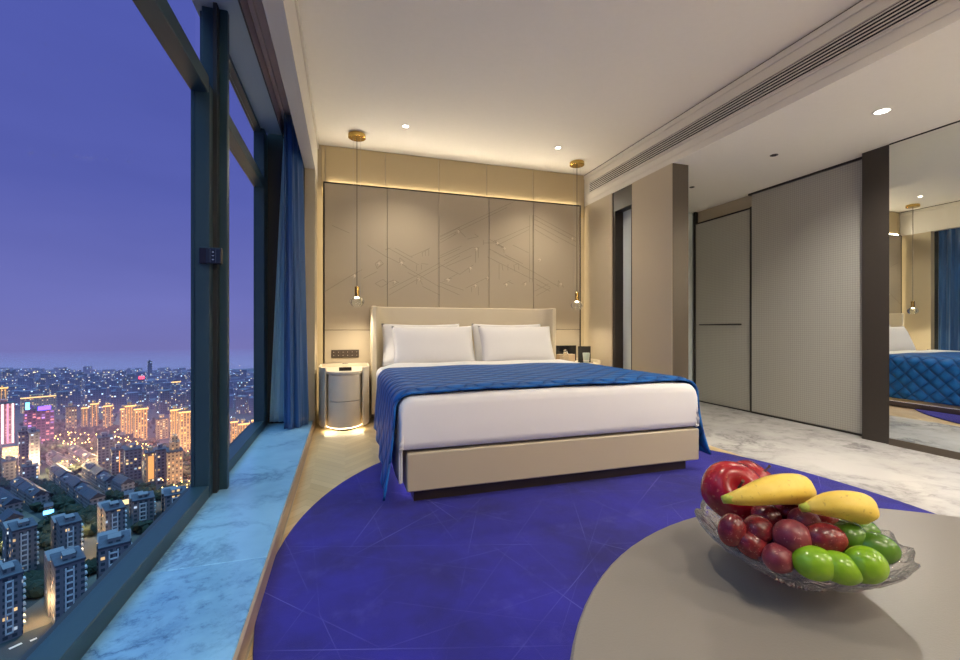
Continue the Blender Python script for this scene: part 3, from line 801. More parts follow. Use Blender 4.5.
# grapes
def grape(name, c, r, sq, rot, mat, label, cat, group):
    e = tag(MB().blob((0, 0, 0), r, 4, sq).build(name, mat, None, smooth=True), label, cat, group)
    e.location = c; e.rotation_euler = rot
    return e
GR = 'red grapes in the bowl'; GG = 'green grapes in the bowl'
for c, r, sq, rot, m, lb in (
    ((.414, .380, .772), .0145, (1, 1, 1.25), (0, .3, 0), 'grape', 'red grape highest at the left rim below the apple'),
    ((.440, .370, .773), .0158, (1.15, 1, 1), (0, 0, .4), 'grape', 'dark red grape under the middle of the larger banana'),
    ((.427, .366, .760), .0140, (1.35, 1, 1), (0, .5, -.5), 'grape', 'orange red elongated grape along the front left rim'),
    ((.456, .343, .775), .0180, (1.05, 1, 1), (0, 0, 0), 'grape_b', 'largest plump red grape at the centre of the bowl'),
    ((.437, .343, .756), .0150, (1.2, 1, .95), (0, 0, .3), 'grape_b', 'small speckled red grape at the front beside the green grapes'),
    ((.487, .353, .783), .0150, (1.1, 1, 1), (0, 0, 0), 'grape_b', 'bloomed red grape at the tip of the smaller banana'),
    ((.481, .327, .777), .0165, (1.3, 1, 1), (0, 0, -.3), 'grape', 'glossy wine red grape under the smaller banana')):
    grape('red_grape', c, r, sq, rot, M[m], lb, 'grape', GR)
for c, r, sq, rot, m, lb in (
    ((.455, .319, .760), .0163, (1.25, 1, 1), (0, 0, -.4), 'green_grape', 'bright green grape at the front beside the speckled red grape'),
    ((.472, .307, .759), .0150, (1.3, 1, 1), (0, .2, -.7), 'green_grape', 'bright green grape between two other green grapes at the front rim'),
    ((.493, .297, .764), .0165, (1.15, 1, 1.05), (0, 0, -.3), 'green_grape', 'bright green grape furthest right along the front rim'),
    ((.525, .308, .770), .0165, (1.3, 1, .95), (0, 0, -.6), 'green_dark', 'dark green grape right of the bright green ones'),
    ((.512, .324, .776), .0160, (1.2, 1, 1), (0, 0, .2), 'green_dark', 'dark green grape in the shade under the smaller banana'),
    ((.543, .334, .772), .0160, (1.3, 1, 1), (0, 0, -.5), 'green_dark', 'dark green grape at the back behind the smaller banana')):
    grape('green_grape', c, r, sq, rot, M[m], lb, 'grape', GG)
for i, c in enumerate(((.470, .392, .752), (.500, .372, .756), (.512, .400, .745), (.475, .365, .748), (.500, .335, .745), (.470, .415, .740), (.53, .36, .745), (.470, .384, .777), (.500, .384, .781), (.520, .358, .777))):
    grape('red_grape', c, .0165, (1.1, 1, 1), (0, 0, i), M['grape'], 'dark red grape buried in the middle of the fruit pile', 'grape', GR)

# ------------------------------------------------------------------ the city far below the window (ground 150 m down)
GZ = -150.0
def gpt(u, v, z=GZ):
    r = ray(u, v); p = CAM + r*((z-1)/r.z); return p
def facade(name, base, dark, frac, strength, warm, cool, cw=3.2, ch=3.1, wr=.55, mixc=.3, rough=.8):
    t = NT(name)
    c, x, y, z = t.xyz('Object')
    nrm = t.new('ShaderNodeTexCoord').outputs['Normal']; s = t.new('ShaderNodeSeparateXYZ'); t.l.new(nrm, s.inputs[0])
    isx = t.math('GREATER_THAN', t.math('ABSOLUTE', s.outputs[0]), .6)
    roof = t.math('GREATER_THAN', t.math('ABSOLUTE', s.outputs[2]), .5)
    h = t.math('ADD', t.math('MULTIPLY', y, isx), t.math('MULTIPLY', x, t.math('SUBTRACT', 1.0, isx)))
    hu = t.math('MULTIPLY', h, 1/cw); vv = t.math('MULTIPLY', z, 1/ch)
    fu = t.math('FRACT', hu); fv = t.math('FRACT', vv)
    win = t.math('MULTIPLY', t.math('LESS_THAN', t.math('ABSOLUTE', t.math('SUBTRACT', fu, .5)), wr/2), t.math('LESS_THAN', t.math('ABSOLUTE', t.math('SUBTRACT', fv, .5)), .26))
    win = t.math('MULTIPLY', win, t.math('SUBTRACT', 1.0, roof))
    rnd = t.new('ShaderNodeObjectInfo').outputs['Random']
    wn = t.new('ShaderNodeTexWhiteNoise', noise_dimensions='3D')
    t.l.new(t.comb(t.math('FLOOR', hu), t.math('FLOOR', vv), t.math('ADD', t.math('MULTIPLY', rnd, 91.0), t.math('MULTIPLY', isx, 7.0))), wn.inputs['Vector'])
    lit = t.math('MULTIPLY', win, t.math('LESS_THAN', wn.outputs['Value'], frac))
    sc_ = t.new('ShaderNodeSeparateColor'); t.l.new(wn.outputs['Color'], sc_.inputs[0])
    ec = t.mix(t.math('LESS_THAN', sc_.outputs[1], mixc), warm, cool)
    st = t.math('MULTIPLY', lit, t.math('MULTIPLY', t.math('ADD', .35, sc_.outputs[2]), strength))
    n = t.noise(c, .15, 3)
    b = t.mix(n, tuple(q*.8 for q in base), tuple(q*1.15 for q in base))
    t.set(col=t.mix(win, b, dark), rough=rough, ecol=ec, estr=st)
    return t.m
WARM, COOL = (1, .62, .26), (.75, .85, 1)
FM = {
 'near': facade('near_tower_wall', (.165, .15, .165), (.04, .045, .06), .10, 1.2, WARM, COOL),
 'mid': facade('slab_block_wall', (.13, .12, .16), (.03, .03, .05), .16, 1.6, WARM, COOL),
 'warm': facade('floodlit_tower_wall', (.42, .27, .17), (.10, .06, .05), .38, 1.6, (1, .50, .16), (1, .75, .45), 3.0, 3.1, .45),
 'far': facade('distant_block_wall', (.13, .12, .19), (.05, .05, .10), .13, 2.2, (1, .66, .40), (.7, .75, 1), 3.6, 3.4, .6, .4),  # purple of the dusk haze is mixed into these colours
 'house': facade('row_house_wall', (.24, .22, .24), (.05, .05, .06), .05, 1.2, WARM, COOL, 3.4, 3.0),
 'office': facade('purple_office_wall', (.17, .06, .16), (.05, .02, .07), .42, 1.3, (1, .30, .30), (.62, .32, 1), 4, 3.6, .7),
}
FM['roof'] = plain('city_roof', (.055, .055, .075), .8, 0, .5, .3)
FM['tile'] = plain('house_roof_tile', (.034, .036, .058), .7, 0, .6, .6)
FM['rail'] = plain('stair_window_frame', (.60, .58, .58), .6)
FM['gold'] = emis('crown_light', (1, .50, .16), 2.6)
FM['amber'] = emis('facade_strip_light', (1, .42, .12), 1.25)
FM['pinkled'] = emis('pink_strip_light', (1, .36, .55), 1.5)
FM['whiteled'] = emis('white_strip_light', (1, .80, .84), 1.8)
FM['blueled'] = emis('violet_sign_light', (.16, .06, 1), 4.5)
FM['cyanled'] = emis('cyan_sign_light', (.15, .55, 1), 4.5)
FM['redled'] = emis('red_sign_light', (1, .05, .10), 3.5)
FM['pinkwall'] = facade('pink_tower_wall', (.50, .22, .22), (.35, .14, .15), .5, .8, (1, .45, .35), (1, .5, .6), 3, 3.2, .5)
FM['ground'] = plain('city_ground', (.030, .036, .040), .95, 0, .4, .02)
FM['asphalt'] = plain('city_asphalt', (.10, .085, .07), .85, 0, .25, .05)
FM['lane'] = plain('lane_paint', (.55, .53, .5), .7)
FM['tree'] = plain('city_tree', (.011, .019, .009), .9, 0, .6, .4)

rc = random.Random(3)
OCC = {}
def cells(x, y, r): return [(i, j) for i in range(int((x-r-40)//60), int((x+r+40)//60)+1) for j in range(int((y-r-40)//60), int((y+r+40)//60)+1)]
def free(x, y, r):
    return all((x-a)**2+(y-b)**2 > (r+q)**2 for c in cells(x, y, r) for a, b, q in OCC.get(c, ()))
def occupy(x, y, r):
    OCC.setdefault((int(x//60), int(y//60)), []).append((x, y, r))
e0 = empty('terrain', (0, 0, GZ))
gp = [(-60, 60), (700, 40), (700, 1680), (-200, 1790), (-820, 1560), (-1250, 900), (-760, 60)]
mb = MB(); vs = [mb.bm.verts.new((x, y, GZ)) for x, y in gp]; mb.bm.faces.new(vs)
gd = struct('ground', mb, FM['ground']); bpy.data.objects.remove(e0)
def road(pts, w, name='street'):
    mb = MB(); P = [gpt(*p, z=GZ+.2) for p in pts]; L = []
    for i, p in enumerate(P):
        t_ = (P[min(i+1, len(P)-1)]-P[max(i-1, 0)]).normalized(); n_ = Vector((-t_.y, t_.x, 0))*w/2
        L.append((mb.bm.verts.new(p+n_), mb.bm.verts.new(p-n_)))
    for a, b in zip(L, L[1:]): mb.bm.faces.new((a[0], b[0], b[1], a[1]))
    return struct(name, mb, FM['asphalt'])
road([(-40, 625), (0, 634), (30, 622), (60, 600), (95, 570), (140, 535)], 22, 'street_1')
road([(-20, 470), (20, 462), (60, 458), (110, 452), (165, 452), (240, 450)], 34, 'street_2')
road([(70, 515), (90, 540), (100, 556)], 16, 'street_3')
road([(105, 405), (100, 392), (112, 398), (104, 412), (118, 440)], 26, 'street_4')
road([(-10, 500), (20, 515), (45, 530)], 10, 'street_5')
for (u0, v0, u1, v1) in ((9, 649, 22, 643), (30, 641, 37, 638)):
    a, b = gpt(u0, v0, GZ+.4), gpt(u1, v1, GZ+.4); d = (b-a).normalized(); n_ = Vector((-d.y, d.x, 0))*.8
    mb = MB(); mb.bm.faces.new([mb.bm.verts.new(p) for p in (a+n_, b+n_, b-n_, a-n_)])
    struct('lane_marking', mb, FM['lane'])

def bld(name, u0, u1, vt, vb, mat, depth, label, cat='building', group=None, rot=None, kind='flat', roofm='roof'):
    """a block whose front foot runs between two ground points; height from its top edge"""
    pc = gpt((u0+u1)/2, vb); r = ray((u0+u1)/2, vb)
    az = math.atan2(r.x, r.y)
    dist = pc.x*sn + pc.y*cs
    wid = (u1-u0)/F*dist
    h = (1-GZ)-(vt-Y0)/F*dist
    h = max(h, 9)
    rz = -az+(rot or 0)
    e = empty(name, (pc.x, pc.y, GZ), rz)
    tag(e, label, cat, group)
    occupy(pc.x+math.sin(az)*depth/2, pc.y+math.cos(az)*depth/2, max(wid/2, depth/2)*1.15+3)
    w2 = wid/2/max(.6, math.cos(rot or 0)) * math.cos(az-YAW)**.5
    def part(mb, nm, m, par=None): 
        o = mb.build(nm, m, par or e); return o
    part(MB().box(-w2, w2, 0, depth, 0, h), 'block', FM[mat])
    part(MB().box(-w2-.4, w2+.4, -.4, depth+.4, h-.2, h+.8), 'parapet', FM[roofm])
    return e, w2, h, depth, part
# --- near residential towers with white stair windows
def near_tower(u0, u1, vt, vb, label, rot=.12, lit=False):
    e, w, h, d, part = bld('apartment_tower', u0, u1, vt, vb, 'near', 17, label, 'tower', rot=rot)
    fw = Vector((math.sin(-e.rotation_euler.z), math.cos(-e.rotation_euler.z)))
    for q_ in (8, 20, 31): occupy(e.location.x+fw.x*q_, e.location.y+fw.y*q_, w*1.3+4)
    part(MB().box(-w*.80, w*1.15, 9, 25, 0, h-1.5), 'rear_wing', FM['near'])
    part(MB().box(-w*1.2, w*.2, 17, 33, 0, h-2.5), 'rear_wing', FM['near'])
    part(MB().box(-w*.45, w*.45, 3, 10, h, h+3.4), 'roof_house', FM['near'])
    part(MB().lathe([(w*.55, h+.6), (w*.55, h+2.2), (w*.3, h+2.6)], w*.1, 9, 16), 'roof_ring', FM['roof'])
    mb = MB(); x0 = -w*.05; sw_ = min(2.3, w*.33)
    mb.box(x0-sw_, x0-sw_+.6, -.5, 0, 3, h-2).box(x0+sw_-.6, x0+sw_, -.5, 0, 3, h-2)
    k = 3.0
    while k < h-2:
        mb.box(x0-sw_, x0+sw_, -.5, 0, k, k+.7); k += 3.1
    part(mb, 'stair_window', FM['rail'])
    k = 4; first = {}
    while k < h-3:
        for y_ in (2, 9):
            if y_ not in first: first[y_] = part(MB().box(w-.2, w+1.3, y_, y_+3, k, k+.9), 'balcony', FM['rail'])
            else:
                o_ = first[y_].copy(); COL.objects.link(o_); o_.location.z = k-4
        k += 3.1
    return e
near_tower(-1, 21, 577, 640, 'grey apartment tower with lit stair windows lowest at the left edge of the window')
near_tower(58, 83, 563, 626, 'grey apartment tower with white stair windows just above the sill frame')
near_tower(62, 80, 524, 572, 'grey apartment tower standing beside the brightly lit pink forecourt')
near_tower(15, 35, 529, 576, 'grey apartment tower with a pale pink lit stair window')
near_tower(107, 124, 510, 555, 'grey apartment tower right of the lit forecourt with white stair windows')
near_tower(101, 128, 546, 604, 'low grey apartment tower cut off by the slanting sill frame', .0)
near_tower(134, 153, 500, 524, 'grey apartment tower beside the small cream lit hall', .05)
near_tower(166, 186, 495, 522, 'grey apartment tower close to the large window mullion', .05)
# --- slabs of the middle ground
def slab(u0, u1, vt, vb, mat, label, dep=14, crown=None, fins=0, group=None):
    e, w, h, d, part = bld('residential_slab', u0, u1, vt, vb, mat, dep, label, 'tower', rot=.06, group=group)
    part(MB().box(-w*.5, w*.3, d*.3, d*.8, h, h+4.5), 'roof_house', FM[mat])
    if crown:
        part(MB().box(-w-.5, w+.5, -.6, -.3, h-.8, h+.9), 'crown_light', FM[crown])
        part(MB().box(w+.42, w+.7, -.3, d, h-.8, h+.9), 'crown_light', FM[crown])
    for k in range(fins):
        x = -w+2*w*(k+.5)/fins
        part(MB().box(x-.35, x+.35, -.35, -.05, h*.08, h-.8), 'light_strip', FM['amber'])
    return e, w, h, d, part
slab(20, 31, 432, 474, 'mid', 'dark slab tower forming the left half of a twin pair above the row houses')
slab(30, 39, 433, 476, 'mid', 'dark slab tower forming the right half of a twin pair above the row houses')
slab(4, 15, 462, 482, 'near', 'small pale tower left of the dark twin slab')
slab(24, 37, 467, 483, 'near', 'small grey tower in front of the dark twin slab')
slab(99, 112, 438, 470, 'mid', 'dark slab tower left of the lit stair column beside the yellow avenue')
slab(113, 126, 450, 474, 'mid', 'dark blue slab with one bright vertical seam', fins=1)
slab(126, 141, 450, 480, 'mid', 'broad dark slab right of the slab with the bright seam')
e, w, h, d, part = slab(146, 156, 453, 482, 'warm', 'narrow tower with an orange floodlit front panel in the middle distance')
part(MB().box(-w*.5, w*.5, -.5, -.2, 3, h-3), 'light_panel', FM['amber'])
slab(156, 166, 450, 484, 'mid', 'mauve tower beside the stepped cream tower')
e, w, h, d, part = slab(168, 182, 452, 487, 'warm', 'stepped cream tower with a lit crown near the window mullion', 16)
part(MB().box(-w*.65, w*.65, 2, 12, h, h+9), 'crown_storey', FM['warm']); part(MB().box(-w*.35, w*.35, 4, 10, h+9, h+15), 'crown_storey', FM['warm'])
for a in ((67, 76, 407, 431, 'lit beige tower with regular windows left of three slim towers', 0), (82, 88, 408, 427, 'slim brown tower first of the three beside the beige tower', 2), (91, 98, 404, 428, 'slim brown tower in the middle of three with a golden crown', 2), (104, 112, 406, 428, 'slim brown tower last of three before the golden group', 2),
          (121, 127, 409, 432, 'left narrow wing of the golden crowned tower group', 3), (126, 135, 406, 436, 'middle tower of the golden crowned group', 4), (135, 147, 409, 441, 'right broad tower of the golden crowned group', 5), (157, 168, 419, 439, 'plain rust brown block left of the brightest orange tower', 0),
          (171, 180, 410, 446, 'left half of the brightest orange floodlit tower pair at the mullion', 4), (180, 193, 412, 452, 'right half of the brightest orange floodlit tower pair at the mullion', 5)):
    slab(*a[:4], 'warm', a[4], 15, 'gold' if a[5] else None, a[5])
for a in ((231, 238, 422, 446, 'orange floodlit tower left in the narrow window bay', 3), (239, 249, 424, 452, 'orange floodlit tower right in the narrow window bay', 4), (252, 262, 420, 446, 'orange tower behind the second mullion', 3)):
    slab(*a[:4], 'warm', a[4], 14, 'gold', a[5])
# pink neon tower, purple office with signs
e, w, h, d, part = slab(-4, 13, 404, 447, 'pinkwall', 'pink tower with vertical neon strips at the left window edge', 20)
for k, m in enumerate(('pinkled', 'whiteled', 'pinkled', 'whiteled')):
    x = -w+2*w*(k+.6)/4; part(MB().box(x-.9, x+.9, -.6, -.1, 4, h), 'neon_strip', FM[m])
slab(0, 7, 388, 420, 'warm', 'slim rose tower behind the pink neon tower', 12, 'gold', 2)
e, w, h, d, part = slab(26, 38, 410, 444, 'office', 'purple office block with a cyan rooftop sign', 22)
part(MB().box(-w*.9, -w*.35, -1, 0, h+1, h+10), 'sign', FM['cyanled'])
e, w, h, d, part = slab(38, 53, 411, 444, 'office', 'purple office block with a long violet rooftop sign', 22)
part(MB().box(-w*.85, w*.6, -1, 0, h+1.5, h+6.5), 'sign', FM['blueled'])
slab(24, 54, 397, 412, 'warm', 'long low block with a golden lit roof edge behind the purple offices', 14, 'gold', 0)
slab(172, 180, 382, 402, 'mid', 'pale hotel tower glowing at its foot on the far skyline', 12, 'gold', 0)
e, w, h, d, part = slab(139, 144, 379, 395, 'far', 'distant block with a red rooftop sign', 12)
part(MB().box(-w, w, -1, 0, h, h+6), 'sign', FM['redled'])
slab(148, 152, 362, 384, 'far', 'tallest distant tower rising above the skyline', 14)
# low lit hall, podium shops
e, *_q, part = bld('lit_hall', 125, 133, 497, 506, 'house', 12, 'small cream lit hall between grey apartment towers', 'building')
part(MB().box(-5, 5, -.4, -.1, 2, 6), 'lit_front', emis('hall_light', (1, .72, .36), 1.6))
e, *_q, part = bld('shop_row', 4, 20, 447, 460, 'warm', 16, 'brightly lit low shops under the pink neon tower', 'building')
part(MB().box(-10, 10, -.5, -.1, 1, 5), 'lit_front', emis('shop_light', (1, .70, .40), 2.2))
e, *_q, part = bld('kiosk', 45, 52, 513, 519, 'house', 10, 'small pavilion with a cyan light near the apartment towers', 'building')
part(MB().box(-3, 3, -.5, -.1, 4, 7), 'lit_front', FM['cyanled'])
# --- row houses: long gabled blocks in oblique bands
def row_house(a, b, label, group):
    A, B = gpt(*a), gpt(*b); d = B-A; L = d.length; rz = math.atan2(d.y, d.x)
    n_ = max(1, round(L/24)); HOLD = []
    for k in range(n_):
        c = A+d*((k+.5)/n_)
        q_ = d.normalized()*L/n_*.36
        if not all(free(c.x+q_.x*s_, c.y+q_.y*s_, 8.6) for s_ in (-1, 0, 1) if not (k and s_ == -1)): continue
        for s_ in (-1, 0, 1): HOLD.append((c.x+q_.x*s_, c.y+q_.y*s_, 6.2))
        e = empty('row_house', c, rz+rc.uniform(-.02, .02)); tag(e, label, 'house', group)
        l2 = L/n_/2-1.3; wd = 4.9; hh = 9.5+rc.uniform(-.8, 1.4)
        MB().box(-l2, l2, -wd, wd, 0, hh).build('walls', FM['house'], e)
        mb = MB(); pr_ = [(-wd-.7, hh), (0, hh+4.2), (wd+.7, hh)]
        V = [[mb.bm.verts.new((x, y, z)) for y, z in pr_] for x in (-l2-.5, l2+.5)]
        mb.bm.faces.new(V[0]); mb.bm.faces.new(V[1][::-1])
        for i in range(3): mb.bm.faces.new((V[0][i], V[0][(i+1) % 3], V[1][(i+1) % 3], V[1][i]))
        mb.build('roof', FM['tile'], e)
        if k % 2 == 0: MB().box(-1.6, 1.6, -wd-.2, -2, hh, hh+3.6).build('dormer', FM['house'], e)
    for q_ in HOLD: occupy(*q_)
RHG = (('row house with a dark gabled roof in the oblique rows below the yellow avenue', 'row houses below the avenue', (((44,468),(98,510)), ((52,462),(98,496)), ((62,458),(112,490)), ((74,456),(122,486)), ((36,478),(84,520)), ((92,478),(126,504)), ((110,484),(150,508)), ((126,486),(160,504)))),
       ('pale row house beside the narrow lane at the left window edge', 'row houses by the narrow lane', (((18,492),(60,520)), ((-6,500),(14,516)), ((30,487),(62,510)), ((-10,486),(10,494)), ((2,520),(14,532)))))
for lb, gr_, rows in RHG:
    for a, b in rows: row_house(a, b, lb, gr_)
# --- distant blocks up to the hazy skyline
def far_block(label, group, vlo, vhi, n, hs, ws, mats):
    for _ in range(n):
        for _t in range(60):
            v = rc.uniform(vlo, vhi); u = rc.uniform(-60, 275); w = rc.uniform(*ws); d = rc.uniform(10, 18)
            p = gpt(u, v); az = math.atan2(p.x, p.y)
            if free(p.x, p.y, w*.6+9): break
        else: continue
        occupy(p.x+math.sin(az)*d/2, p.y+math.cos(az)*d/2, math.hypot(w, d)*.5+1)
        h = rc.uniform(*hs)*(1.3 if rc.random() < .12 else 1)
        mb = MB().box(-w/2, w/2, 0, d, 0, h)
        if rc.random() < .5: mb.box(-w/5, w/5, d*.2, d*.6, h-.01, h+rc.uniform(3, 6))
        o = mb.build('city_block', FM[rc.choice(mats)]); o.location = (p.x, p.y, GZ); o.rotation_euler = (0, 0, -az+rc.uniform(-.5, .5))
        tag(o, label, 'building', group)
far_block('dim block with scattered lit windows in the distant city below the skyline', 'distant city blocks', 384, 415, 150, (16, 42), (12, 24), ('far', 'far', 'mid'))
far_block('tiny hazy block along the far skyline under the dusk sky', 'far skyline blocks', 375.5, 386, 145, (8, 22), (12, 30), ('far',))
# --- the rest of the far city, trees and street lamps: too many to count
mb = MB()
for _ in range(4500):
    u = rc.uniform(-80, 290); v = 373+rc.random()**1.6*38; p = gpt(u, v); w = rc.uniform(6, 18); h = rc.uniform(8, 34); d = rc.uniform(8, 18)
    if v < 383: h *= .55
    rr_ = math.hypot(w*2, d)*.5+1
    if not free(p.x, p.y+d/2, rr_): continue
    occupy(p.x, p.y+d/2, rr_)
    mb.box(p.x-w, p.x+w, p.y, p.y+d, GZ, GZ+h, rc.uniform(-.6, .6))
tag(mb.build('distant_city', FM['far'], recalc=False), 'mass of small buildings filling the distant city', 'city', kind='stuff')
mb = MB()
def grove(u, v, su, sv, n, r0=1.8, r1=4.2):
    for _ in range(int(n*2.4)):
        p = gpt(u+rc.gauss(0, su), v+rc.gauss(0, sv)); r_ = rc.uniform(r0, r1)
        if not free(p.x, p.y, r_*1.3): continue
        mb.blob((p.x, p.y, GZ+r_*1.1), r_, 1, (1, 1, 1.05), jit=.28)
for a in ((45, 560, 18, 16, 170), (88, 565, 12, 12, 90), (30, 600, 26, 10, 170), (95, 520, 10, 10, 50), (150, 520, 22, 10, 80), (12, 475, 14, 7, 60), (60, 440, 22, 6, 110), (90, 452, 30, 4, 110),
          (150, 452, 24, 5, 90), (185, 480, 6, 7, 40), (120, 500, 40, 12, 120), (40, 500, 26, 14, 150), (30, 625, 30, 6, 80), (0, 545, 12, 20, 80), (240, 460, 14, 8, 40), (90, 430, 40, 6, 90), (40, 470, 40, 6, 60)):
    grove(*a)
tag(mb.build('trees', FM['tree']), 'dark trees between the buildings far below', 'trees', kind='stuff')
mb = MB(); mb2 = MB()
LAMPS = []
def lamps(pts, n, sp_u=1.5, sp_v=1.0, r_=.55, m=mb):
    for i in range(n):
        t_ = i/max(1, n-1); k = min(int(t_*(len(pts)-1)), len(pts)-2); q = t_*(len(pts)-1)-k
        u = pts[k][0]*(1-q)+pts[k+1][0]*q+rc.gauss(0, sp_u); v = pts[k][1]*(1-q)+pts[k+1][1]*q+rc.gauss(0, sp_v)
        p = gpt(u, v, GZ+11)
        if free(p.x, p.y, r_+2): occupy(p.x, p.y, r_); m.blob(p, r_*.8, 1)
lamps([(-10, 630), (20, 618), (60, 592), (90, 566)], 22, 2, 2, .7)
lamps([(-10, 470), (30, 464), (70, 460), (115, 452), (185, 452)], 70, 3, 2, .8)
lamps([(55, 436), (75, 442), (100, 446), (150, 450)], 60, 6, 3, .75)
lamps([(103, 412), (110, 398), (101, 390), (112, 405), (118, 440)], 50, 1.2, 1, .95)
lamps([(76, 520), (92, 545)], 12, 3, 3, .6)
lamps([(160, 480), (190, 482)], 20, 4, 4, .6)
lamps([(60, 432), (115, 436), (150, 446)], 40, 2, 1, .7)
lamps([(165, 398), (192, 404)], 50, 4, 2, 1.0)
lamps([(-60, 385), (100, 386), (250, 390)], 200, 3, 8, .9)
lamps([(-60, 375.5), (100, 375), (250, 376)], 190, 3, 1.8, 1.3)
lamps([(30, 372.6), (66, 372.6)], 40, 1, .3, 1.8)
lamps([(-60, 376), (100, 380), (250, 380)], 110, 3, 4, 1.0, mb2)
lamps([(-60, 395), (100, 400), (250, 405)], 70, 3, 9, .7, mb2)
tag(mb.build('street_lights', emis('sodium_lamp', (1, .55, .16), 9)), 'warm street lights scattered over the city', 'street lights', kind='stuff')
tag(mb2.build('white_lights', emis('white_lamp', (.85, .85, 1), 12)), 'cold white lights scattered over the distant city', 'street lights', kind='stuff')
for u, v, pw, hz in ((35, 462, 3.2e4, 16), (75, 458, 4e4, 16), (95, 450, 4e4, 16), (62, 440, 2e4, 14), (125, 450, 2.5e4, 14), (155, 452, 2.2e4, 14), (185, 480, 1.6e4, 14), (12, 617, 4e3, 10), (40, 604, 4e3, 10), (62, 590, 3e3, 10),
                     (76, 524, 6e3, 12), (88, 545, 5e3, 12), (8, 452, 2e4, 12), (172, 452, 2e4, 12), (5, 540, 3e3, 10), (242, 455, 2e4, 14)):
    l = bpy.data.lights.new('street_lamp_glow', 'POINT'); l.energy = pw*(3 if v < 500 else 4); l.color = (1, .66, .28); l.shadow_soft_size = 1.0
    o = bpy.data.objects.new('street_lamp_glow', l); COL.objects.link(o); o.location = gpt(u, v, GZ+hz)
# floodlights washing the orange towers from above the podiums
for u, v, pw in ((94, 431, 2.2e4), (108, 431, 2e4), (127, 437, 3e4), (141, 443, 3e4), (176, 449, 4e4), (187, 454, 4e4), (71, 433, 1.2e4), (163, 441, 1.2e4), (5, 449, 3e4), (236, 448, 3e4), (246, 454, 3e4)):
    p = gpt(u, v, GZ+20); r_ = Vector((p.x, p.y, 0)).normalized()
    l = bpy.data.lights.new('facade_flood', 'POINT'); l.energy = pw; l.color = (1, .50, .18) if u > 20 else (1, .45, .45); l.shadow_soft_size = 2
    o = bpy.data.objects.new('facade_flood', l); COL.objects.link(o); o.location = p-r_*14

# dusk haze over the city
t = NT('dusk_haze'); t.n.remove(t.p)
vs_ = t.new('ShaderNodeVolumeScatter'); vs_.inputs['Color'].default_value = (1, .54, .90, 1); vs_.inputs['Density'].default_value = 6.5e-4
t.l.new(vs_.outputs[0], t.out.inputs['Volume'])
tag(MB().prism([(-2500, 440), (1500, 440), (1500, 2000), (-2500, 2000)], GZ-2, GZ+62).build('haze', t.m), 'thin violet dusk haze lying over the city', 'haze', kind='stuff')

# ------------------------------------------------------------------ light
def area(name, loc, size, power, col=(1, .84, .62), rot=(0, 0, 0), spread=180):
    l = bpy.data.lights.new(name, 'AREA'); l.energy = power; l.color = col; l.shape = 'RECTANGLE'
    l.size, l.size_y = size; l.spread = R(spread)
    o = bpy.data.objects.new(name, l); COL.objects.link(o); o.location = loc; o.rotation_euler = rot
    return o
def spot(name, loc, power, col=(1, .88, .70), angle=110, blend=.8, r=.035):
    l = bpy.data.lights.new(name, 'SPOT'); l.energy = power; l.color = col; l.spot_size = R(angle); l.spot_blend = blend; l.shadow_soft_size = r
    o = bpy.data.objects.new(name, l); COL.objects.link(o); o.location = loc
    return o
# LED strips hidden behind the leather panel
area('cove_top', (1.33, 4.925, 2.55), (3.0, .03), 2.2, (1, .84, .60), (PI, 0, 0))
area('cove_ceiling_fill', (1.33, 4.915, 2.552), (3.0, .03), 12.5, (1, .88, .68), (PI+R(76), 0, 0), 150)  # extra strip added and tilted to brighten the ceiling
area('cove_left', (-.226, 4.93, 1.3), (2.4, .03), 1.0, (1, .78, .46), (0, PI/2, 0))
area('cove_right', (2.877, 4.93, 1.3), (2.4, .03), 1.0, (1, .78, .46), (0, -PI/2, 0))
# toe lights
area('toe_left', (-.005, 4.36, .030), (.36, .12), 1.4, (1, .82, .52))
area('toe_right', (2.655, 4.36, .030), (.36, .12), 1.4, (1, .82, .52))
area('under_bed_left', (.352, 3.5, .076), (.02, 2.0), 0.8, (.95, .85, 1))
area('under_bed_right', (2.29, 3.5, .076), (.02, 2.0), 0.8, (.95, .85, 1))
# downlights with fittings, and unseen beams added to brighten the room
for x, y in ((.563, 4.245), (2.217, 4.261)): spot('downlight_or_fill_beam', (x, y, CE-.01), 85)
for x, y in ((.02, .95), (2.2, 1.6), (.56, -.6), (2.2, -.6)): spot('downlight_or_fill_beam', (x, y, CE-.01), 70, angle=140, r=.05)  # all unseen; first placed from the bowl's shadow, the others added fill
for x, y in ((3.68, 2.113), (3.68, .6), (3.68, -.8)): spot('downlight_or_fill_beam', (x, y, BM-.01), 165, (1, .93, .82), 150)  # first belongs to the corridor fitting; the others are unseen added fill
for x in (.116, 2.628):
    spot('pendant_glow', (x, 4.57, 1.185), 30 if x < 1 else 18, (1, .86, .64), 145, 1.0, .05)
# unseen fill points added behind the camera to brighten the room
for x, y in ((.9, -1.0), (2.6, -1.0)):
    l = bpy.data.lights.new('rear_fill_light', 'POINT'); l.energy = 34; l.color = (1, .88, .72); l.shadow_soft_size = .18
    o = bpy.data.objects.new('rear_fill_light', l); COL.objects.link(o); o.location = (x, y, 2.15)
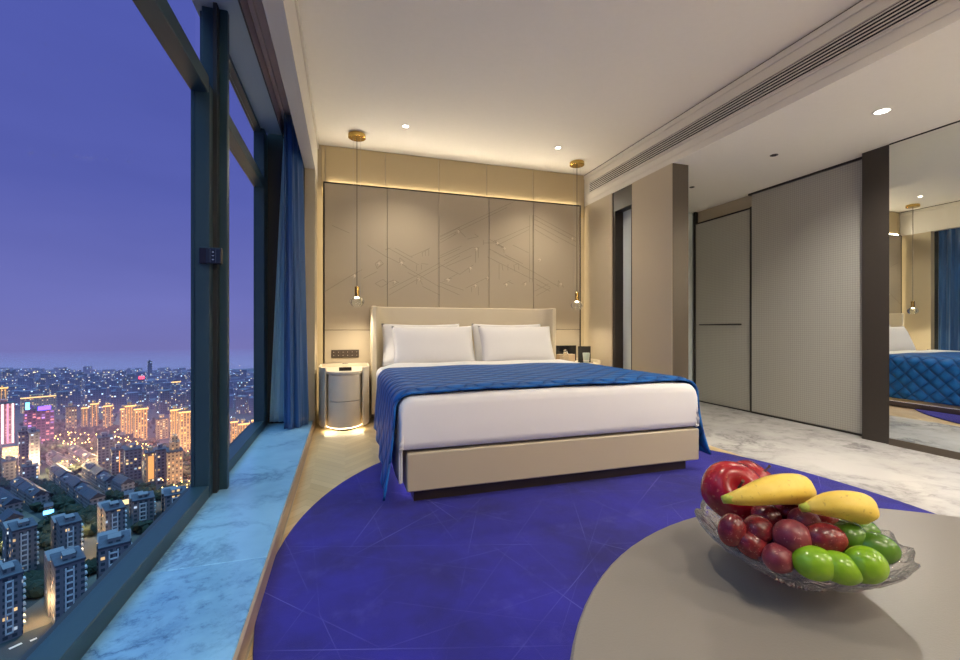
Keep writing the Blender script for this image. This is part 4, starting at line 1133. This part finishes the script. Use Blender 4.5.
# dusk sky
w = bpy.data.worlds.new('dusk'); S.world = w; w.use_nodes = True
nt = w.node_tree; bg = nt.nodes['Background']
tc = nt.nodes.new('ShaderNodeTexCoord'); sp_ = nt.nodes.new('ShaderNodeSeparateXYZ'); nt.links.new(tc.outputs['Generated'], sp_.inputs[0])
rp = nt.nodes.new('ShaderNodeValToRGB')
mp = nt.nodes.new('ShaderNodeMath'); mp.operation = 'MULTIPLY_ADD'; mp.inputs[1].default_value = .5; mp.inputs[2].default_value = .5
nt.links.new(sp_.outputs[2], mp.inputs[0]); nt.links.new(mp.outputs[0], rp.inputs[0])
e = rp.color_ramp.elements
st = [(.0, (.05, .05, .09)), (.43, (.16, .145, .33)), (.455, (.215, .20, .46)), (.52, (.17, .18, .50)), (.62, (.105, .125, .44)), (.77, (.085, .108, .43)), (.86, (.50, 1.25, 2.0)), (1, (1.2, 3.0, 4.6))]
while len(e) < len(st): e.new(.5)
for q, (p, c) in zip(e, st): q.position = p; q.color = (*c, 1)
ns = nt.nodes.new('ShaderNodeTexNoise'); ns.inputs['Scale'].default_value = 3; ns.inputs['Detail'].default_value = 4
mv = nt.nodes.new('ShaderNodeMapping'); mv.inputs['Scale'].default_value = (1, 1, 4); nt.links.new(tc.outputs['Generated'], mv.inputs[0]); nt.links.new(mv.outputs[0], ns.inputs[0])
mxn = nt.nodes.new('ShaderNodeMix'); mxn.data_type = 'RGBA'; mxn.blend_type = 'MULTIPLY'
cr_ = nt.nodes.new('ShaderNodeValToRGB'); cr_.color_ramp.elements[0].color = (.86, .86, .9, 1); cr_.color_ramp.elements[1].color = (1.12, 1.10, 1.08, 1)
nt.links.new(ns.outputs['Fac'], cr_.inputs[0]); mxn.inputs[0].default_value = 1
nt.links.new(rp.outputs[0], mxn.inputs[6]); nt.links.new(cr_.outputs[0], mxn.inputs[7]); nt.links.new(mxn.outputs[2], bg.inputs[0])


# ------------------------------------------------------------------ camera
cam = bpy.data.cameras.new('camera'); co = bpy.data.objects.new('camera', cam); COL.objects.link(co)
co.location = CAM; co.rotation_euler = (PI/2, 0, -YAW)
cam.sensor_fit = 'HORIZONTAL'; cam.sensor_width = 36; cam.lens = 36*F/960
cam.shift_y = -(330-Y0)/960; cam.clip_start = .02; cam.clip_end = 6000
S.camera = co
S.view_settings.view_transform = 'Standard'; S.view_settings.look = 'None'; S.view_settings.gamma = 1; S.view_settings.exposure = 0
S.view_settings.use_curve_mapping = False
